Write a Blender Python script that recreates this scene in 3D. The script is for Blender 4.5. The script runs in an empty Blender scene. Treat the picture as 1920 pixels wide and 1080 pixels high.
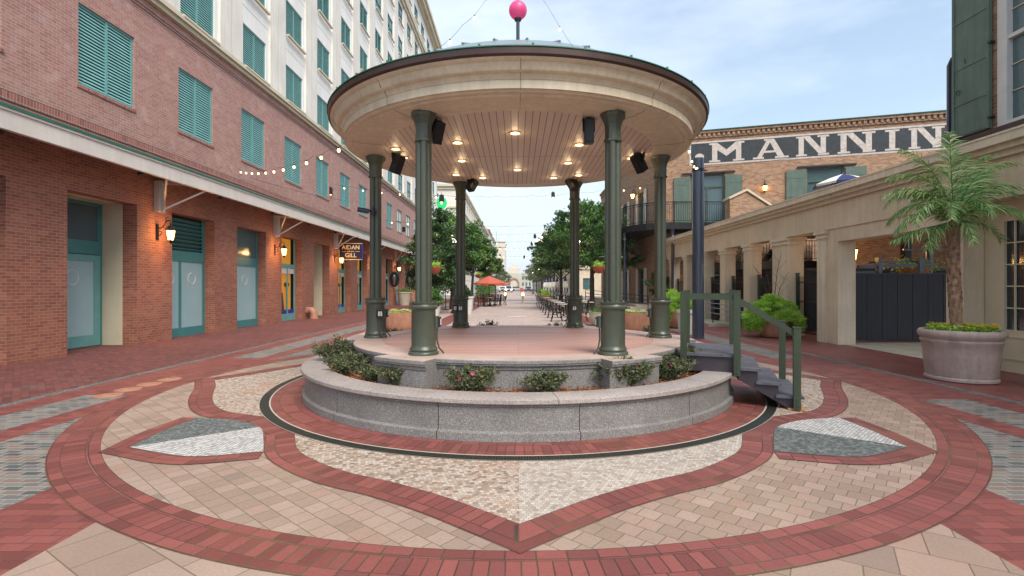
import bpy, math, random
import numpy as np
from mathutils import Vector, Matrix
random.seed(7)
RNG = np.random.default_rng(7)
S = bpy.context.scene
C = S.collection
R = math.radians
PI = math.pi

# ------------------------------------------------------------------ camera, world, sun, exposure
EYE = 1.709
cam = bpy.data.objects.new('camera', bpy.data.cameras.new('camera')); C.objects.link(cam)
cam.location = (0, 0, EYE); cam.rotation_euler = (R(90), 0, 0)
cam.data.lens = 17.44; cam.data.sensor_width = 36
cam.data.shift_x = -9/1920; cam.data.shift_y = -3/1920
cam.data.clip_start = .05; cam.data.clip_end = 5000
S.camera = cam
SUN_EL, SUN_AZ = 50, 152
W = bpy.data.worlds.new('World'); S.world = W; W.use_nodes = True
wt = W.node_tree; wt.nodes.clear()
def wn(t): return wt.nodes.new(t)
sky = wn('ShaderNodeTexSky'); sky.sky_type = 'NISHITA'; sky.sun_disc = False
sky.sun_elevation = R(SUN_EL); sky.sun_rotation = R(SUN_AZ); sky.air_density = 1.5; sky.dust_density = 1.0; sky.ozone_density = 1.5
tc = wn('ShaderNodeTexCoord'); mp = wn('ShaderNodeMapping'); mp.inputs['Scale'].default_value = (1.0, 1.0, 3.0)
mp.inputs['Location'].default_value = (0.35, 0.2, 0.1)
nz = wn('ShaderNodeTexNoise'); nz.inputs['Scale'].default_value = 1.7; nz.inputs['Detail'].default_value = 7; nz.inputs['Roughness'].default_value = .55
cr = wn('ShaderNodeValToRGB'); cr.color_ramp.elements[0].position = .36; cr.color_ramp.elements[0].color = (.2,)*3+(1,)
cr.color_ramp.elements[1].position = .68; cr.color_ramp.elements[1].color = (.92,)*3+(1,)
mx = wn('ShaderNodeMix'); mx.data_type = 'RGBA'; mx.inputs[7].default_value = (5.5, 6.1, 6.9, 1)
bg = wn('ShaderNodeBackground'); bg.inputs['Strength'].default_value = .1
wo = wn('ShaderNodeOutputWorld')
wt.links.new(tc.outputs['Generated'], mp.inputs['Vector']); wt.links.new(mp.outputs[0], nz.inputs['Vector'])
wt.links.new(nz.outputs[0], cr.inputs[0]); wt.links.new(cr.outputs[0], mx.inputs[0])
sxyz = wn('ShaderNodeSeparateXYZ'); wt.links.new(tc.outputs['Generated'], sxyz.inputs[0])
mr = wn('ShaderNodeMapRange'); mr.inputs['From Min'].default_value = .0; mr.inputs['From Max'].default_value = .17; mr.inputs['To Min'].default_value = .6; mr.inputs['To Max'].default_value = 0
wt.links.new(sxyz.outputs[2], mr.inputs[0])
mx2 = wn('ShaderNodeMix'); mx2.data_type = 'RGBA'; mx2.inputs[7].default_value = (3.0, 4.1, 6.2, 1); wt.links.new(mr.outputs[0], mx2.inputs[0]); wt.links.new(mx.outputs[2], mx2.inputs[6])
wt.links.new(sky.outputs[0], mx.inputs[6]); wt.links.new(mx2.outputs[2], bg.inputs['Color']); wt.links.new(bg.outputs[0], wo.inputs[0])
sl = bpy.data.lights.new('sun', 'SUN'); sl.energy = 2.3; sl.angle = R(32); sl.color = (1, .95, .88)
sun = bpy.data.objects.new('sun', sl); C.objects.link(sun)
el, az = R(SUN_EL), R(SUN_AZ)
dv = Vector((math.sin(az)*math.cos(el), math.cos(az)*math.cos(el), math.sin(el)))
sun.rotation_euler = dv.to_track_quat('Z', 'Y').to_euler()
S.view_settings.view_transform = 'Standard'; S.view_settings.look = 'None'; S.view_settings.gamma = 1
S.view_settings.exposure = 1.0

# ------------------------------------------------------------------ materials
def srgb(h):
    h = h.lstrip('#'); v = [int(h[i:i+2], 16)/255 for i in (0, 2, 4)]
    return tuple((c/12.92 if c <= .04045 else ((c+.055)/1.055)**2.4) for c in v)
def col(c):
    if isinstance(c, str): c = srgb(c)
    return (c[0], c[1], c[2], 1)
MATS = {}
def base_mat(name, rough=.6, metal=0, spec=None):
    m = bpy.data.materials.new(name); m.use_nodes = True; MATS[name] = m
    b = m.node_tree.nodes['Principled BSDF']; b.inputs['Roughness'].default_value = rough; b.inputs['Metallic'].default_value = metal
    if spec is not None: b.inputs['Specular IOR Level'].default_value = spec
    return m, m.node_tree, b
class N:
    def __init__(s, t): s.t = t
    def new(s, k, **kw):
        n = s.t.nodes.new(k)
        for a, v in kw.items(): setattr(n, a, v)
        return n
    def link(s, a, b): s.t.links.new(a, b)
    def math(s, op, a, b=None, c=None):
        n = s.t.nodes.new('ShaderNodeMath'); n.operation = op
        for i, v in enumerate((a, b, c)):
            if v is None: continue
            if isinstance(v, (int, float)): n.inputs[i].default_value = v
            else: s.t.links.new(v, n.inputs[i])
        return n.outputs[0]
    def mix(s, f, a, b, mode='MIX'):
        n = s.t.nodes.new('ShaderNodeMix'); n.data_type = 'RGBA'; n.blend_type = mode
        for i, v in ((0, f), (6, a), (7, b)):
            if hasattr(v, 'links') or hasattr(v, 'is_linked'): s.t.links.new(v, n.inputs[i])
            else: n.inputs[i].default_value = v
        return n.outputs[2]
    def noise(s, vec, scale, detail=3, rough=.5):
        n = s.t.nodes.new('ShaderNodeTexNoise'); n.inputs['Scale'].default_value = scale; n.inputs['Detail'].default_value = detail
        n.inputs['Roughness'].default_value = rough
        if vec is not None: s.t.links.new(vec, n.inputs['Vector'])
        return n.outputs[0]
    def ramp(s, f, stops, interp='LINEAR'):
        n = s.t.nodes.new('ShaderNodeValToRGB'); n.color_ramp.interpolation = interp
        e = n.color_ramp.elements
        while len(e) < len(stops): e.new(.5)
        for k, (p, c) in enumerate(stops): e[k].position = p; e[k].color = col(c)
        s.t.links.new(f, n.inputs[0]); return n.outputs[0]
def plain(name, c, rough=.6, metal=0, var=.12, nscale=3, bump=0, bscale=60, spec=None, alpha=None, coat=0, streak=0):
    m, t, b = base_mat(name, rough, metal, spec); n = N(t)
    tcn = n.new('ShaderNodeTexCoord').outputs['Object']
    f = n.noise(tcn, nscale, 4, .6)
    c = col(c); lo = tuple(v*(1-var) for v in c[:3]); hi = tuple(min(1, v*(1+var)) for v in c[:3])
    cc = n.ramp(f, [(.3, lo), (.7, hi)])
    if streak:
        mp_ = n.new('ShaderNodeMapping'); mp_.inputs['Scale'].default_value = (5, 5, .45); n.link(tcn, mp_.inputs['Vector'])
        g1 = n.noise(mp_.outputs[0], 1.6, 6, .7); g2 = n.noise(tcn, 14, 5, .75)
        cc = n.mix(1.0, cc, n.ramp(g1, [(.38, (1-streak,)*3), (.62, (1, 1, 1))]), 'MULTIPLY')
        cc = n.mix(1.0, cc, n.ramp(g2, [(.28, (1-streak*.8,)*3), (.5, (1, 1, 1))]), 'MULTIPLY')
        n.link(n.math('MULTIPLY_ADD', g2, .3, rough-.15), b.inputs['Roughness'])
    n.link(cc, b.inputs['Base Color'])
    if bump:
        bn = n.new('ShaderNodeBump'); bn.inputs['Strength'].default_value = bump; bn.inputs['Distance'].default_value = .01
        n.link(n.noise(tcn, bscale, 4), bn.inputs['Height']); n.link(bn.outputs[0], b.inputs['Normal'])
    if coat: b.inputs['Coat Weight'].default_value = coat
    return m
def emit(name, c, st, base='#222222'):
    m, t, b = base_mat(name, .4); b.inputs['Base Color'].default_value = col(base)
    b.inputs['Emission Color'].default_value = col(c); b.inputs['Emission Strength'].default_value = st; return m
def tiles(name, w, h, stops, mortar, mw=.006, off=.5, rough=.75, big=.25, bigscale=.5, rot=0, bump=.5, stain=None, mossy=None, jit=0.0):
    """bricks / pavers / mosaic from UVs in metres, one random colour per unit"""
    m, t, b = base_mat(name, rough); n = N(t)
    uv = n.new('ShaderNodeUVMap'); uv.uv_map = 'UVMap'; v0 = uv.outputs[0]
    if rot:
        r = n.new('ShaderNodeVectorRotate'); r.rotation_type = 'Z_AXIS'; r.inputs['Angle'].default_value = R(rot); n.link(v0, r.inputs['Vector']); v0 = r.outputs[0]
    if jit:
        nn = n.new('ShaderNodeTexNoise'); nn.inputs['Scale'].default_value = 1/jit/6; n.link(v0, nn.inputs['Vector'])
        sc = n.new('ShaderNodeVectorMath', operation='MULTIPLY_ADD'); n.link(nn.outputs[1], sc.inputs[0]); sc.inputs[1].default_value = (jit, jit, 0); n.link(v0, sc.inputs[2]); v0 = sc.outputs[0]
    sp = n.new('ShaderNodeSeparateXYZ'); n.link(v0, sp.inputs[0])
    vy = n.math('DIVIDE', sp.outputs[1], h); row = n.math('FLOOR', vy)
    ux = n.math('ADD', n.math('DIVIDE', sp.outputs[0], w), n.math('MULTIPLY', n.math('FLOORED_MODULO', row, 2), off))
    cl = n.math('FLOOR', ux)
    cb = n.new('ShaderNodeCombineXYZ'); n.link(cl, cb.inputs[0]); n.link(row, cb.inputs[1])
    wnz = n.new('ShaderNodeTexWhiteNoise', noise_dimensions='2D'); n.link(cb.outputs[0], wnz.inputs['Vector'])
    fu, fv = n.math('FRACT', ux), n.math('FRACT', vy)
    du = n.math('MULTIPLY', n.math('MINIMUM', fu, n.math('SUBTRACT', 1, fu)), w)
    dvv = n.math('MULTIPLY', n.math('MINIMUM', fv, n.math('SUBTRACT', 1, fv)), h)
    d = n.math('MINIMUM', du, dvv)
    mask = n.math('SMOOTH_MIN', n.math('DIVIDE', d, mw), 1, .2)   # 0 in joint, 1 on brick
    mask = n.math('GREATER_THAN', d, mw*.5) if bump == 0 else n.math('MINIMUM', n.math('MAXIMUM', n.math('MULTIPLY_ADD', n.math('DIVIDE', d, mw), 2, -.6), 0), 1)
    c = n.ramp(wnz.outputs[0], stops)
    tcn = n.new('ShaderNodeTexCoord').outputs['Object']
    f1 = n.noise(tcn, bigscale, 5, .6)
    lo, hi = 1-big, 1+big
    c = n.mix(1.0, c, n.ramp(f1, [(.3, (lo,)*3), (.7, (hi if hi < 1 else 1,)*3)]), 'MULTIPLY')
    f2 = n.noise(tcn, 45, 3, .7)
    c = n.mix(1.0, c, n.ramp(f2, [(.3, (.82,)*3), (.7, (1, 1, 1))]), 'MULTIPLY')
    if stain:
        f3 = n.noise(tcn, stain[1], 6, .7)
        c = n.mix(n.math('MULTIPLY', n.ramp(f3, [(stain[2], (0, 0, 0)), (stain[2]+.14, (1, 1, 1))]), stain[3]), c, col(stain[0]))
    mc = col(mortar)
    if mossy:
        f4 = n.noise(tcn, .8, 4, .6)
        mo = n.mix(n.ramp(f4, [(.46, (0, 0, 0)), (.62, (1, 1, 1))]), mc, col(mossy))
    else: mo = mc
    c = n.mix(mask, mo, c)
    n.link(c, b.inputs['Base Color'])
    if bump:
        bn = n.new('ShaderNodeBump'); bn.inputs['Strength'].default_value = bump; bn.inputs['Distance'].default_value = .006
        n.link(n.math('ADD', mask, n.math('MULTIPLY', f2, .5)), bn.inputs['Height']); n.link(bn.outputs[0], b.inputs['Normal'])
    return m
def foliage_mat(name, stops, rough=.5, trans=.25):
    m, t, b = base_mat(name, rough); n = N(t)
    uv = n.new('ShaderNodeUVMap'); uv.uv_map = 'UVMap'; sp = n.new('ShaderNodeSeparateXYZ'); n.link(uv.outputs[0], sp.inputs[0])
    c = n.ramp(sp.outputs[0], stops)
    b.inputs['Specular IOR Level'].default_value = .35
    n.link(c, b.inputs['Base Color'])
    tr = n.new('ShaderNodeBsdfTranslucent'); n.link(c, tr.inputs[0]); ms = n.new('ShaderNodeMixShader'); ms.inputs[0].default_value = trans
    n.link(b.outputs[0], ms.inputs[1]); n.link(tr.outputs[0], ms.inputs[2]); n.link(ms.outputs[0], t.nodes['Material Output'].inputs[0])
    return m
def granite(name, c0, c1, c2, joint=1.57, rough=.55):
    m, t, b = base_mat(name, rough); n = N(t)
    tcn = n.new('ShaderNodeTexCoord').outputs['Object']
    v = n.new('ShaderNodeTexVoronoi'); v.inputs['Scale'].default_value = 150; n.link(tcn, v.inputs['Vector'])
    sp = n.new('ShaderNodeSeparateColor'); n.link(v.outputs['Color'], sp.inputs[0])
    c = n.ramp(sp.outputs[0], [(.0, c0), (.35, c1), (.75, c1), (1, c2)])
    f = n.noise(tcn, 1.6, 5, .65)
    c = n.mix(1.0, c, n.ramp(f, [(.3, (.72, .72, .72)), (.7, (1, 1, 1))]), 'MULTIPLY')
    n.link(c, b.inputs['Base Color'])
    return m

M = {}
M['wallbrick'] = tiles('red_brick', .215, .075, [(0, '#8f523f'), (.3, '#9c5c44'), (.6, '#a4634a'), (.9, '#ab6d54'), (1, '#8b5646')], '#a08678', .008, big=.3, bigscale=.5,  # ground-floor brick; orange lantern light put into its colour
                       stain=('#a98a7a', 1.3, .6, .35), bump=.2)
M['wallbrickup'] = tiles('upper_red_brick', .215, .075, [(0, '#a26f63'), (.3, '#ab796c'), (.6, '#b07f71'), (.9, '#b6877a'), (1, '#a0736a')], '#b8a298', .008, big=.14, bigscale=.35, stain=('#c7aea8', 1.6, .52, .3), bump=.2)  # same brick as the ground floor, open daylight painted in as paler pink
M['tanbrick'] = tiles('tan_brick', .215, .075, [(0, '#8a6247'), (.4, '#a87e5c'), (.8, '#bd9470'), (1, '#9b6b52')], '#a3917d', .012, big=.2, bigscale=.4, bump=.3)
M['soldier'] = tiles('soldier_brick', .075, .215, [(0, '#8f5247'), (.5, '#a86355'), (1, '#b3705f')], '#a08a80', .012, off=0, big=.2, bump=.3)
REDS = [(0, '#774039'), (.35, '#8b4b44'), (.7, '#99564e'), (1, '#7d4742')]
M['redpave'] = tiles('red_brick_paving', .2, .1, REDS, '#5e3c37', .007, rough=.5, big=.22, bigscale=.45, stain=('#6f4a48', 1.2, .58, .5), rot=0)
M['redpave_far'] = tiles('red_sidewalk_paving', .2, .1, [(0, '#643732'), (.5, '#764039'), (1, '#834840')], '#4c3430', .006, big=.28, bigscale=.35, rot=45, stain=('#6a5450', .8, .56, .5))
M['redright'] = tiles('red_brick_plaza', .2, .1, REDS, '#6b4a44', .006, rough=.5, big=.2, bigscale=.35, rot=45, stain=('#7d5a56', .9, .56, .4))
M['redrow'] = tiles('red_soldier_paving', .1, .2, REDS, '#43302b', .008, off=0, rough=.55, stain=('#5c4440', 2.0, .58, .4), big=.22, bigscale=.6, mossy='#55592f')
M['rededge'] = tiles('red_edge_paving', .2, .1, REDS, '#43302b', .008, off=0, rough=.55, stain=('#5c4440', 2.0, .58, .4), big=.22, bigscale=.6, mossy='#55592f')
BEI = [(0, '#98806f'), (.35, '#a28a79'), (.7, '#ad9484'), (.9, '#a68776'), (1, '#8f7b6d')]
M['beige'] = tiles('beige_small_pavers', .155, .155, BEI, '#6b5f4e', .006, off=.5, rot=40, big=.16, bigscale=.9, mossy='#6a6b3a', jit=0, stain=('#8a7a6e', 2.2, .60, .45))
M['beigebig'] = tiles('beige_large_pavers', .37, .37, BEI, '#6b5a4c', .007, off=.5, rot=32, big=.16, bigscale=.9, mossy='#6a6b3a', stain=('#8a7a6e', 2.2, .60, .45))
M['street'] = tiles('street_pavers', .2, .1, [(0, '#ac968b'), (.5, '#b9a398'), (1, '#c4afa3')], '#93827a', .006, big=.15, bigscale=.3, rot=45)
M['cobble'] = tiles('grey_cobbles', .17, .085, [(0, '#4c4d4d'), (.3, '#646461'), (.55, '#7b7872'), (.75, '#7d6154'), (1, '#8a867e')], '#8e8a80', .011, big=.15, jit=.03)
M['mosaic'] = tiles('pale_stone_mosaic', .038, .038, [(0, '#86705e'), (.25, '#ab917c'), (.5, '#c2ae9c'), (.75, '#d0c2b3'), (1, '#988575')], '#8b7d70', .004, big=.15, bigscale=1.0, rot=8,
                    stain=('#a06f50', 1.0, .52, .45), jit=.015)
M['mosaicpale'] = tiles('white_beige_mosaic', .038, .038, [(0, '#9c8f82'), (.3, '#bcaea0'), (.6, '#cfc3b6'), (1, '#ad9f92')], '#968b80', .004, big=.12, bigscale=1.0, rot=0, jit=.012)
M['mosaicw'] = tiles('white_stone_mosaic', .04, .04, [(0, '#a8a49f'), (.4, '#c9c5c0'), (1, '#dedad6')], '#77746f', .008, big=.08, rot=20, jit=.02)
M['mosaicg'] = tiles('grey_stone_mosaic', .035, .035, [(0, '#4c514f'), (.5, '#676c69'), (1, '#868a86')], '#51544f', .005, big=.1, rot=-15, jit=.02)
M['deck'] = tiles('deck_boards', 3.1, .14, [(0, '#b78a7d'), (.5, '#bf9385'), (1, '#c69c8e')], '#8d675b', .006, off=.37, big=.1, rough=.55)
M['bead'] = tiles('beadboard', 9, .1, [(0, '#c6b5a2'), (1, '#ccbba8')], '#5a4a3c', .009, off=0, rot=90, big=.04, rough=.5)
M['granite'] = granite('grey_granite', '#5a5856', '#807d79', '#b0aca6')
M['granitecap'] = granite('pink_grey_granite', '#77706c', '#a0958f', '#cbbfb8', rough=.6)
M['stonerim'] = granite('pink_stone_rim', '#b09789', '#c4aa9d', '#d2bcb0', rough=.6)
M['mulch'] = plain('bark_mulch', '#6e4229', .9, var=.5, nscale=30, bump=1, bscale=50)
M['colgreen'] = plain('dark_olive_paint', '#474d40', .38, streak=.18, var=.08, coat=.05)
M['railgreen'] = plain('green_rail_paint', '#37432f', .45, streak=.2, var=.1)
M['trimcream'] = plain('cream_moulding', '#cfc1a6', .45, var=.08, nscale=1.5, streak=.16)
M['gutter'] = plain('brown_copper', '#4a3a35', .4, metal=.5, var=.15)
M['roofgreen'] = plain('green_copper', '#1f5f4c', .5, var=.2)
M['roofmetal'] = plain('grey_metal_roof', '#8e9c9c', .35, metal=.6, var=.1)
M['pole'] = plain('navy_pole_paint', '#29313f', .3, var=.06, coat=.3)
M['black'] = plain('black_paint', '#101113', .45, var=.1)
M['blackmetal'] = plain('black_metal', '#17181b', .35, var=.1, metal=.3)
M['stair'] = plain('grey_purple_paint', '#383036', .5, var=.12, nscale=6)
M['tread'] = plain('grey_tread', '#5c5a61', .6, streak=.3, var=.15, nscale=6)
M['whitewall'] = plain('off_white_stucco', '#e6e3dc', .8, streak=.10, var=.07, nscale=.5, bump=.15, bscale=30)
M['whitewarm'] = plain('warm_stucco', '#dfd8cc', .8, streak=.14, var=.08, nscale=.7)
M['cream'] = plain('cream_paint', '#c4b89e', .6, var=.08, nscale=1)
M['fascia'] = plain('pale_fascia_paint', '#d2c9bd', .55, streak=.08, var=.08, nscale=1)
M['stucco'] = plain('tan_stucco', '#cfbda2', .75, streak=.11, var=.1, nscale=1.2, bump=.2, bscale=40)
M['stuccolight'] = plain('light_tan_trim', '#d7c8ae', .7, streak=.16, var=.08, nscale=1.5)
M['teal'] = plain('teal_paint', '#659a96', .45, var=.1)
M['louvre'] = plain('pale_teal_slats', '#78aea8', .5, var=.12)
M['tealdark'] = plain('teal_door_paint', '#417c7b', .45, var=.1)
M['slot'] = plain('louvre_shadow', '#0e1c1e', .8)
M['frost'] = plain('frosted_glass', '#93b2b5', .25, var=.06, nscale=.7, spec=.6)
M['darkglass'] = plain('dark_glass', '#202b30', .08, var=.3, nscale=.4, spec=.8)
M['greyglass'] = plain('grey_glass', '#4a5f62', .15, var=.2, nscale=.4, spec=.7)
M['gold'] = emit('lit_shop_interior', '#c9852a', .3, '#a87a30')
M['shut'] = plain('green_shutter', '#5c6f62', .55, streak=.2, var=.12, nscale=3)
M['shutd'] = plain('green_shutter_dark', '#46584a', .55, var=.12)
M['bulb'] = emit('warm_bulb', '#ffd9a0', 2.6)
M['lamp'] = emit('lantern_glass', '#ffc060', 9)
M['lampw'] = emit('white_lamp_glass', '#fff2d8', 5)
M['down'] = emit('downlight', '#ffcf8c', 4)
M['pinkglobe'] = emit('pink_globe', '#d8447c', .22, '#c0406f')
M['neon'] = emit('green_neon', '#22d070', .45, '#0f7a40')
M['neonw'] = emit('white_neon', '#d6fff0', .9)
M['terra'] = plain('terracotta', '#a9785f', .7, streak=.22, var=.14, nscale=5)
M['terrared'] = plain('red_terracotta', '#9c4a3a', .7, var=.15)
M['stonepot'] = plain('pinkish_cast_stone', '#ad9a90', .7, streak=.2, var=.12, nscale=6, bump=.3)
M['whitepot'] = plain('white_pot', '#c9c6c0', .5, var=.06)
M['soil'] = plain('soil', '#3c2c20', .9, var=.3, nscale=20)
M['trunk'] = plain('bark', '#4a3a2c', .85, var=.35, nscale=12, bump=1, bscale=20)
M['palmtrunk'] = plain('palm_bark', '#8b6f58', .85, var=.45, nscale=14, bump=1, bscale=25)
M['leaf'] = foliage_mat('tree_leaves', [(0, '#22401a'), (.4, '#3e642d'), (.75, '#60843f'), (1, '#8ea65a')])
M['leafdark'] = foliage_mat('dark_leaves', [(0, '#21381c'), (.5, '#37552c'), (.85, '#55743e'), (1, '#86a068')])
M['leafolive'] = foliage_mat('olive_leaves', [(0, '#35462a'), (.5, '#556a3a'), (1, '#7f8f55')])
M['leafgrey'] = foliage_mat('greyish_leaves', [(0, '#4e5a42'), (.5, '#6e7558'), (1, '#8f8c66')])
M['leafshrub'] = foliage_mat('shrub_leaves', [(0, '#3c4630'), (.45, '#5b684a'), (.8, '#788058'), (1, '#9a7658')])
M['fern'] = foliage_mat('fern_leaves', [(0, '#6f9a2a'), (.4, '#97c245'), (.8, '#b8de62'), (1, '#d0ec88')], trans=.4)
M['palm'] = foliage_mat('palm_leaves', [(0, '#3a6637'), (.35, '#6b9853'), (.7, '#a6c477'), (.92, '#dfe2b0'), (1, '#b79f6c')], trans=.4)
M['flower'] = plain('pink_flower', '#e0468c', .5, var=.1)
M['flowery'] = plain('yellow_flower', '#e6c62c', .5)
M['flowerw'] = plain('white_flower', '#e8e4dc', .5)
M['orange'] = plain('orange_canvas', '#b2563f', .7, var=.08)
M['canvasw'] = plain('white_canvas', '#ddd8cc', .8, var=.06)
M['canvasn'] = plain('navy_canvas', '#1f2d5c', .8, var=.1)
M['signnavy'] = plain('navy_sign', '#161534', .4)
M['signblue'] = plain('blue_sign_edge', '#1a2a90', .4)
M['goldpaint'] = plain('cream_lettering', '#e8c48a', .5)
M['signdark'] = plain('painted_sign_grey', '#363b3e', .8, var=.25, nscale=4)
M['signwhite'] = plain('painted_sign_white', '#c4b8ae', .8, var=.2, nscale=6)
M['asphalt'] = plain('asphalt', '#77736f', .9, var=.1, nscale=.6)
M['roadwhite'] = plain('road_paint', '#d5d0c8', .7)
M['concrete'] = plain('concrete', '#b0a894', .85, var=.12, nscale=2)
M['carwhite'] = plain('car_paint_white', '#cfd2d4', .25, var=.02, coat=.5)
M['carred'] = plain('car_paint_dark', '#4a4f58', .25, var=.02, coat=.5)
M['stonefar'] = plain('pale_far_stone', '#cdbfae', .85, var=.1, nscale=.2)
M['stonegreen'] = plain('greenish_far_stone', '#b9b6a3', .85, var=.1, nscale=.2)
M['rubber'] = plain('rubber', '#151515', .8)
M['drain'] = tiles('drain_grating', .028, .2, [(0, '#3a3a34'), (1, '#47463e')], '#0c0c0a', .016, off=0, big=.1, rough=.5)
M['steel'] = plain('steel_rail', '#8f9aa6', .3, metal=.7)
M['racksteel'] = plain('dull_grey_steel', '#59626d', .5, metal=.3)
M['yellowlight'] = emit('lit_room', '#ffb45a', 1.2, '#8a5a30')
M['darkblue'] = plain('dark_navy_boards', '#14161f', .6, var=.3, nscale=5)
M['tabletop'] = plain('pale_table_top', '#c3b8a8', .4)
M['woodbox'] = plain('orange_wood', '#b57c45', .7)

# ------------------------------------------------------------------ mesh builder
class MB:
    def __init__(s): s.v = []; s.f = []; s.m = []; s.uv = []; s.sm = []
    def face(s, pts, mi=0, uv=None, smooth=False):
        i = len(s.v); s.v += [tuple(p) for p in pts]; s.f.append(tuple(range(i, i+len(pts)))); s.m.append(mi); s.uv.append(uv); s.sm.append(smooth)
    def box(s, x0, x1, y0, y1, z0, z1, mi=0):
        if x0 > x1: x0, x1 = x1, x0
        if y0 > y1: y0, y1 = y1, y0
        if z0 > z1: z0, z1 = z1, z0
        a = [(x0,y0,z0),(x1,y0,z0),(x1,y1,z0),(x0,y1,z0),(x0,y0,z1),(x1,y0,z1),(x1,y1,z1),(x0,y1,z1)]
        for q in ((0,3,2,1),(4,5,6,7),(0,1,5,4),(1,2,6,5),(2,3,7,6),(3,0,4,7)): s.face([a[k] for k in q], mi)
    def obox(s, c, ex, ey, ez, mi=0):
        """oriented box: centre, three half-extent vectors"""
        c, ex, ey, ez = map(Vector, (c, ex, ey, ez))
        a = [c+sx*ex+sy*ey+sz*ez for sz in (-1,1) for sx, sy in ((-1,-1),(1,-1),(1,1),(-1,1))]
        for q in ((0,3,2,1),(4,5,6,7),(0,1,5,4),(1,2,6,5),(2,3,7,6),(3,0,4,7)): s.face([a[k] for k in q], mi)
    def bar(s, p, q, w, h=None, mi=0):
        p, q = Vector(p), Vector(q); h = h or w; d = (q-p); L = d.length
        if L < 1e-6: return
        d /= L; up = Vector((0,0,1)) if abs(d.z) < .95 else Vector((0,1,0))
        sx = d.cross(up).normalized(); sz = sx.cross(d)
        s.obox((p+q)/2, sx*w/2, d*L/2, sz*h/2, mi)
    def lathe(s, prof, c=(0,0), n=32, mi=0, a0=0, a1=2*PI, cap=False, smooth=True, uvr=None, zoff=0):
        full = abs(a1-a0-2*PI) < 1e-6
        L = [0]
        for k in range(1, len(prof)): L.append(L[-1]+math.hypot(prof[k][0]-prof[k-1][0], prof[k][1]-prof[k-1][1]))
        for k in range(len(prof)-1):
            (r0, z0), (r1, z1) = prof[k], prof[k+1]; rm = uvr or max(r0, r1)
            for i in range(n):
                t0 = a0+(a1-a0)*i/n; t1 = a0+(a1-a0)*(i+1)/n
                P = lambda r, z, t: (c[0]+r*math.cos(t), c[1]+r*math.sin(t), z+zoff)
                q = [P(r0,z0,t0), P(r0,z0,t1), P(r1,z1,t1), P(r1,z1,t0)]
                u = [(t0*rm, L[k]), (t1*rm, L[k]), (t1*rm, L[k+1]), (t0*rm, L[k+1])]
                if r0 < 1e-6: q = [q[0], q[2], q[3]]; u = [u[0], u[2], u[3]]
                elif r1 < 1e-6: q = q[:3]; u = u[:3]
                s.face(q, mi, u, smooth)
    def tube(s, pts, r, n=8, mi=0, r1=None, caps=True):
        pts = [Vector(p) for p in pts]; m = len(pts); rings = []
        prev = None
        for i, p in enumerate(pts):
            d = (pts[min(i+1, m-1)]-pts[max(i-1, 0)]).normalized()
            if prev is None:
                up = Vector((0,0,1)) if abs(d.z) < .9 else Vector((1,0,0)); x = d.cross(up).normalized()
            else: x = (prev-d*prev.dot(d)).normalized()
            prev = x; y = d.cross(x); rr = r if r1 is None else r+(r1-r)*i/(m-1)
            rings.append([p+x*math.cos(2*PI*k/n)*rr+y*math.sin(2*PI*k/n)*rr for k in range(n)])
        for a, b in zip(rings, rings[1:]):
            for k in range(n): s.face([a[k], a[(k+1)%n], b[(k+1)%n], b[k]], mi, None, n > 5)
        if caps: s.face(rings[0][::-1], mi); s.face(rings[-1], mi)
    def ball(s, c, r, n=10, mi=0, sz=1):
        prof = [(r*math.sin(PI*k/n) if 0 < k < n else 0, -r*sz*math.cos(PI*k/n)) for k in range(n+1)]
        s.lathe(prof, (c[0], c[1]), n*2, mi, zoff=c[2])
    def prism(s, pts, z0, z1, mi=0, fr=None):
        """polygon (u,v) extruded along w between z0,z1; fr maps (u,v,w)->xyz"""
        fr = fr or (lambda u, v, w: (u, v, w)); n = len(pts)
        s.face([fr(u, v, z1) for u, v in pts], mi); s.face([fr(u, v, z0) for u, v in pts][::-1], mi)
        for k in range(n):
            a, b = pts[k], pts[(k+1) % n]; s.face([fr(*a, z0), fr(*b, z0), fr(*b, z1), fr(*a, z1)], mi)
    def holed(s, u0, u1, v0, v1, holes, depth, fr, mi=0, mr=None):
        mr = mi if mr is None else mr
        us = sorted({u0, u1, *[min(max(h[i], u0), u1) for h in holes for i in (0, 1)]}); vs = sorted({v0, v1, *[min(max(h[i], v0), v1) for h in holes for i in (2, 3)]})
        for a, b in zip(us, us[1:]):
            for c, d in zip(vs, vs[1:]):
                if any(h[0] <= (a+b)/2 <= h[1] and h[2] <= (c+d)/2 <= h[3] for h in holes): continue
                s.face([fr(a,c,0), fr(b,c,0), fr(b,d,0), fr(a,d,0)], mi)
        for h in holes:
            a, b, c, d = h[:4]
            for p, q in (((a,c),(b,c)), ((b,c),(b,d)), ((b,d),(a,d)), ((a,d),(a,c))):
                if p[1] == q[1] and p[1] < .01: continue
                s.face([fr(*p,0), fr(*q,0), fr(*q,-depth), fr(*p,-depth)], mr)
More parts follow.
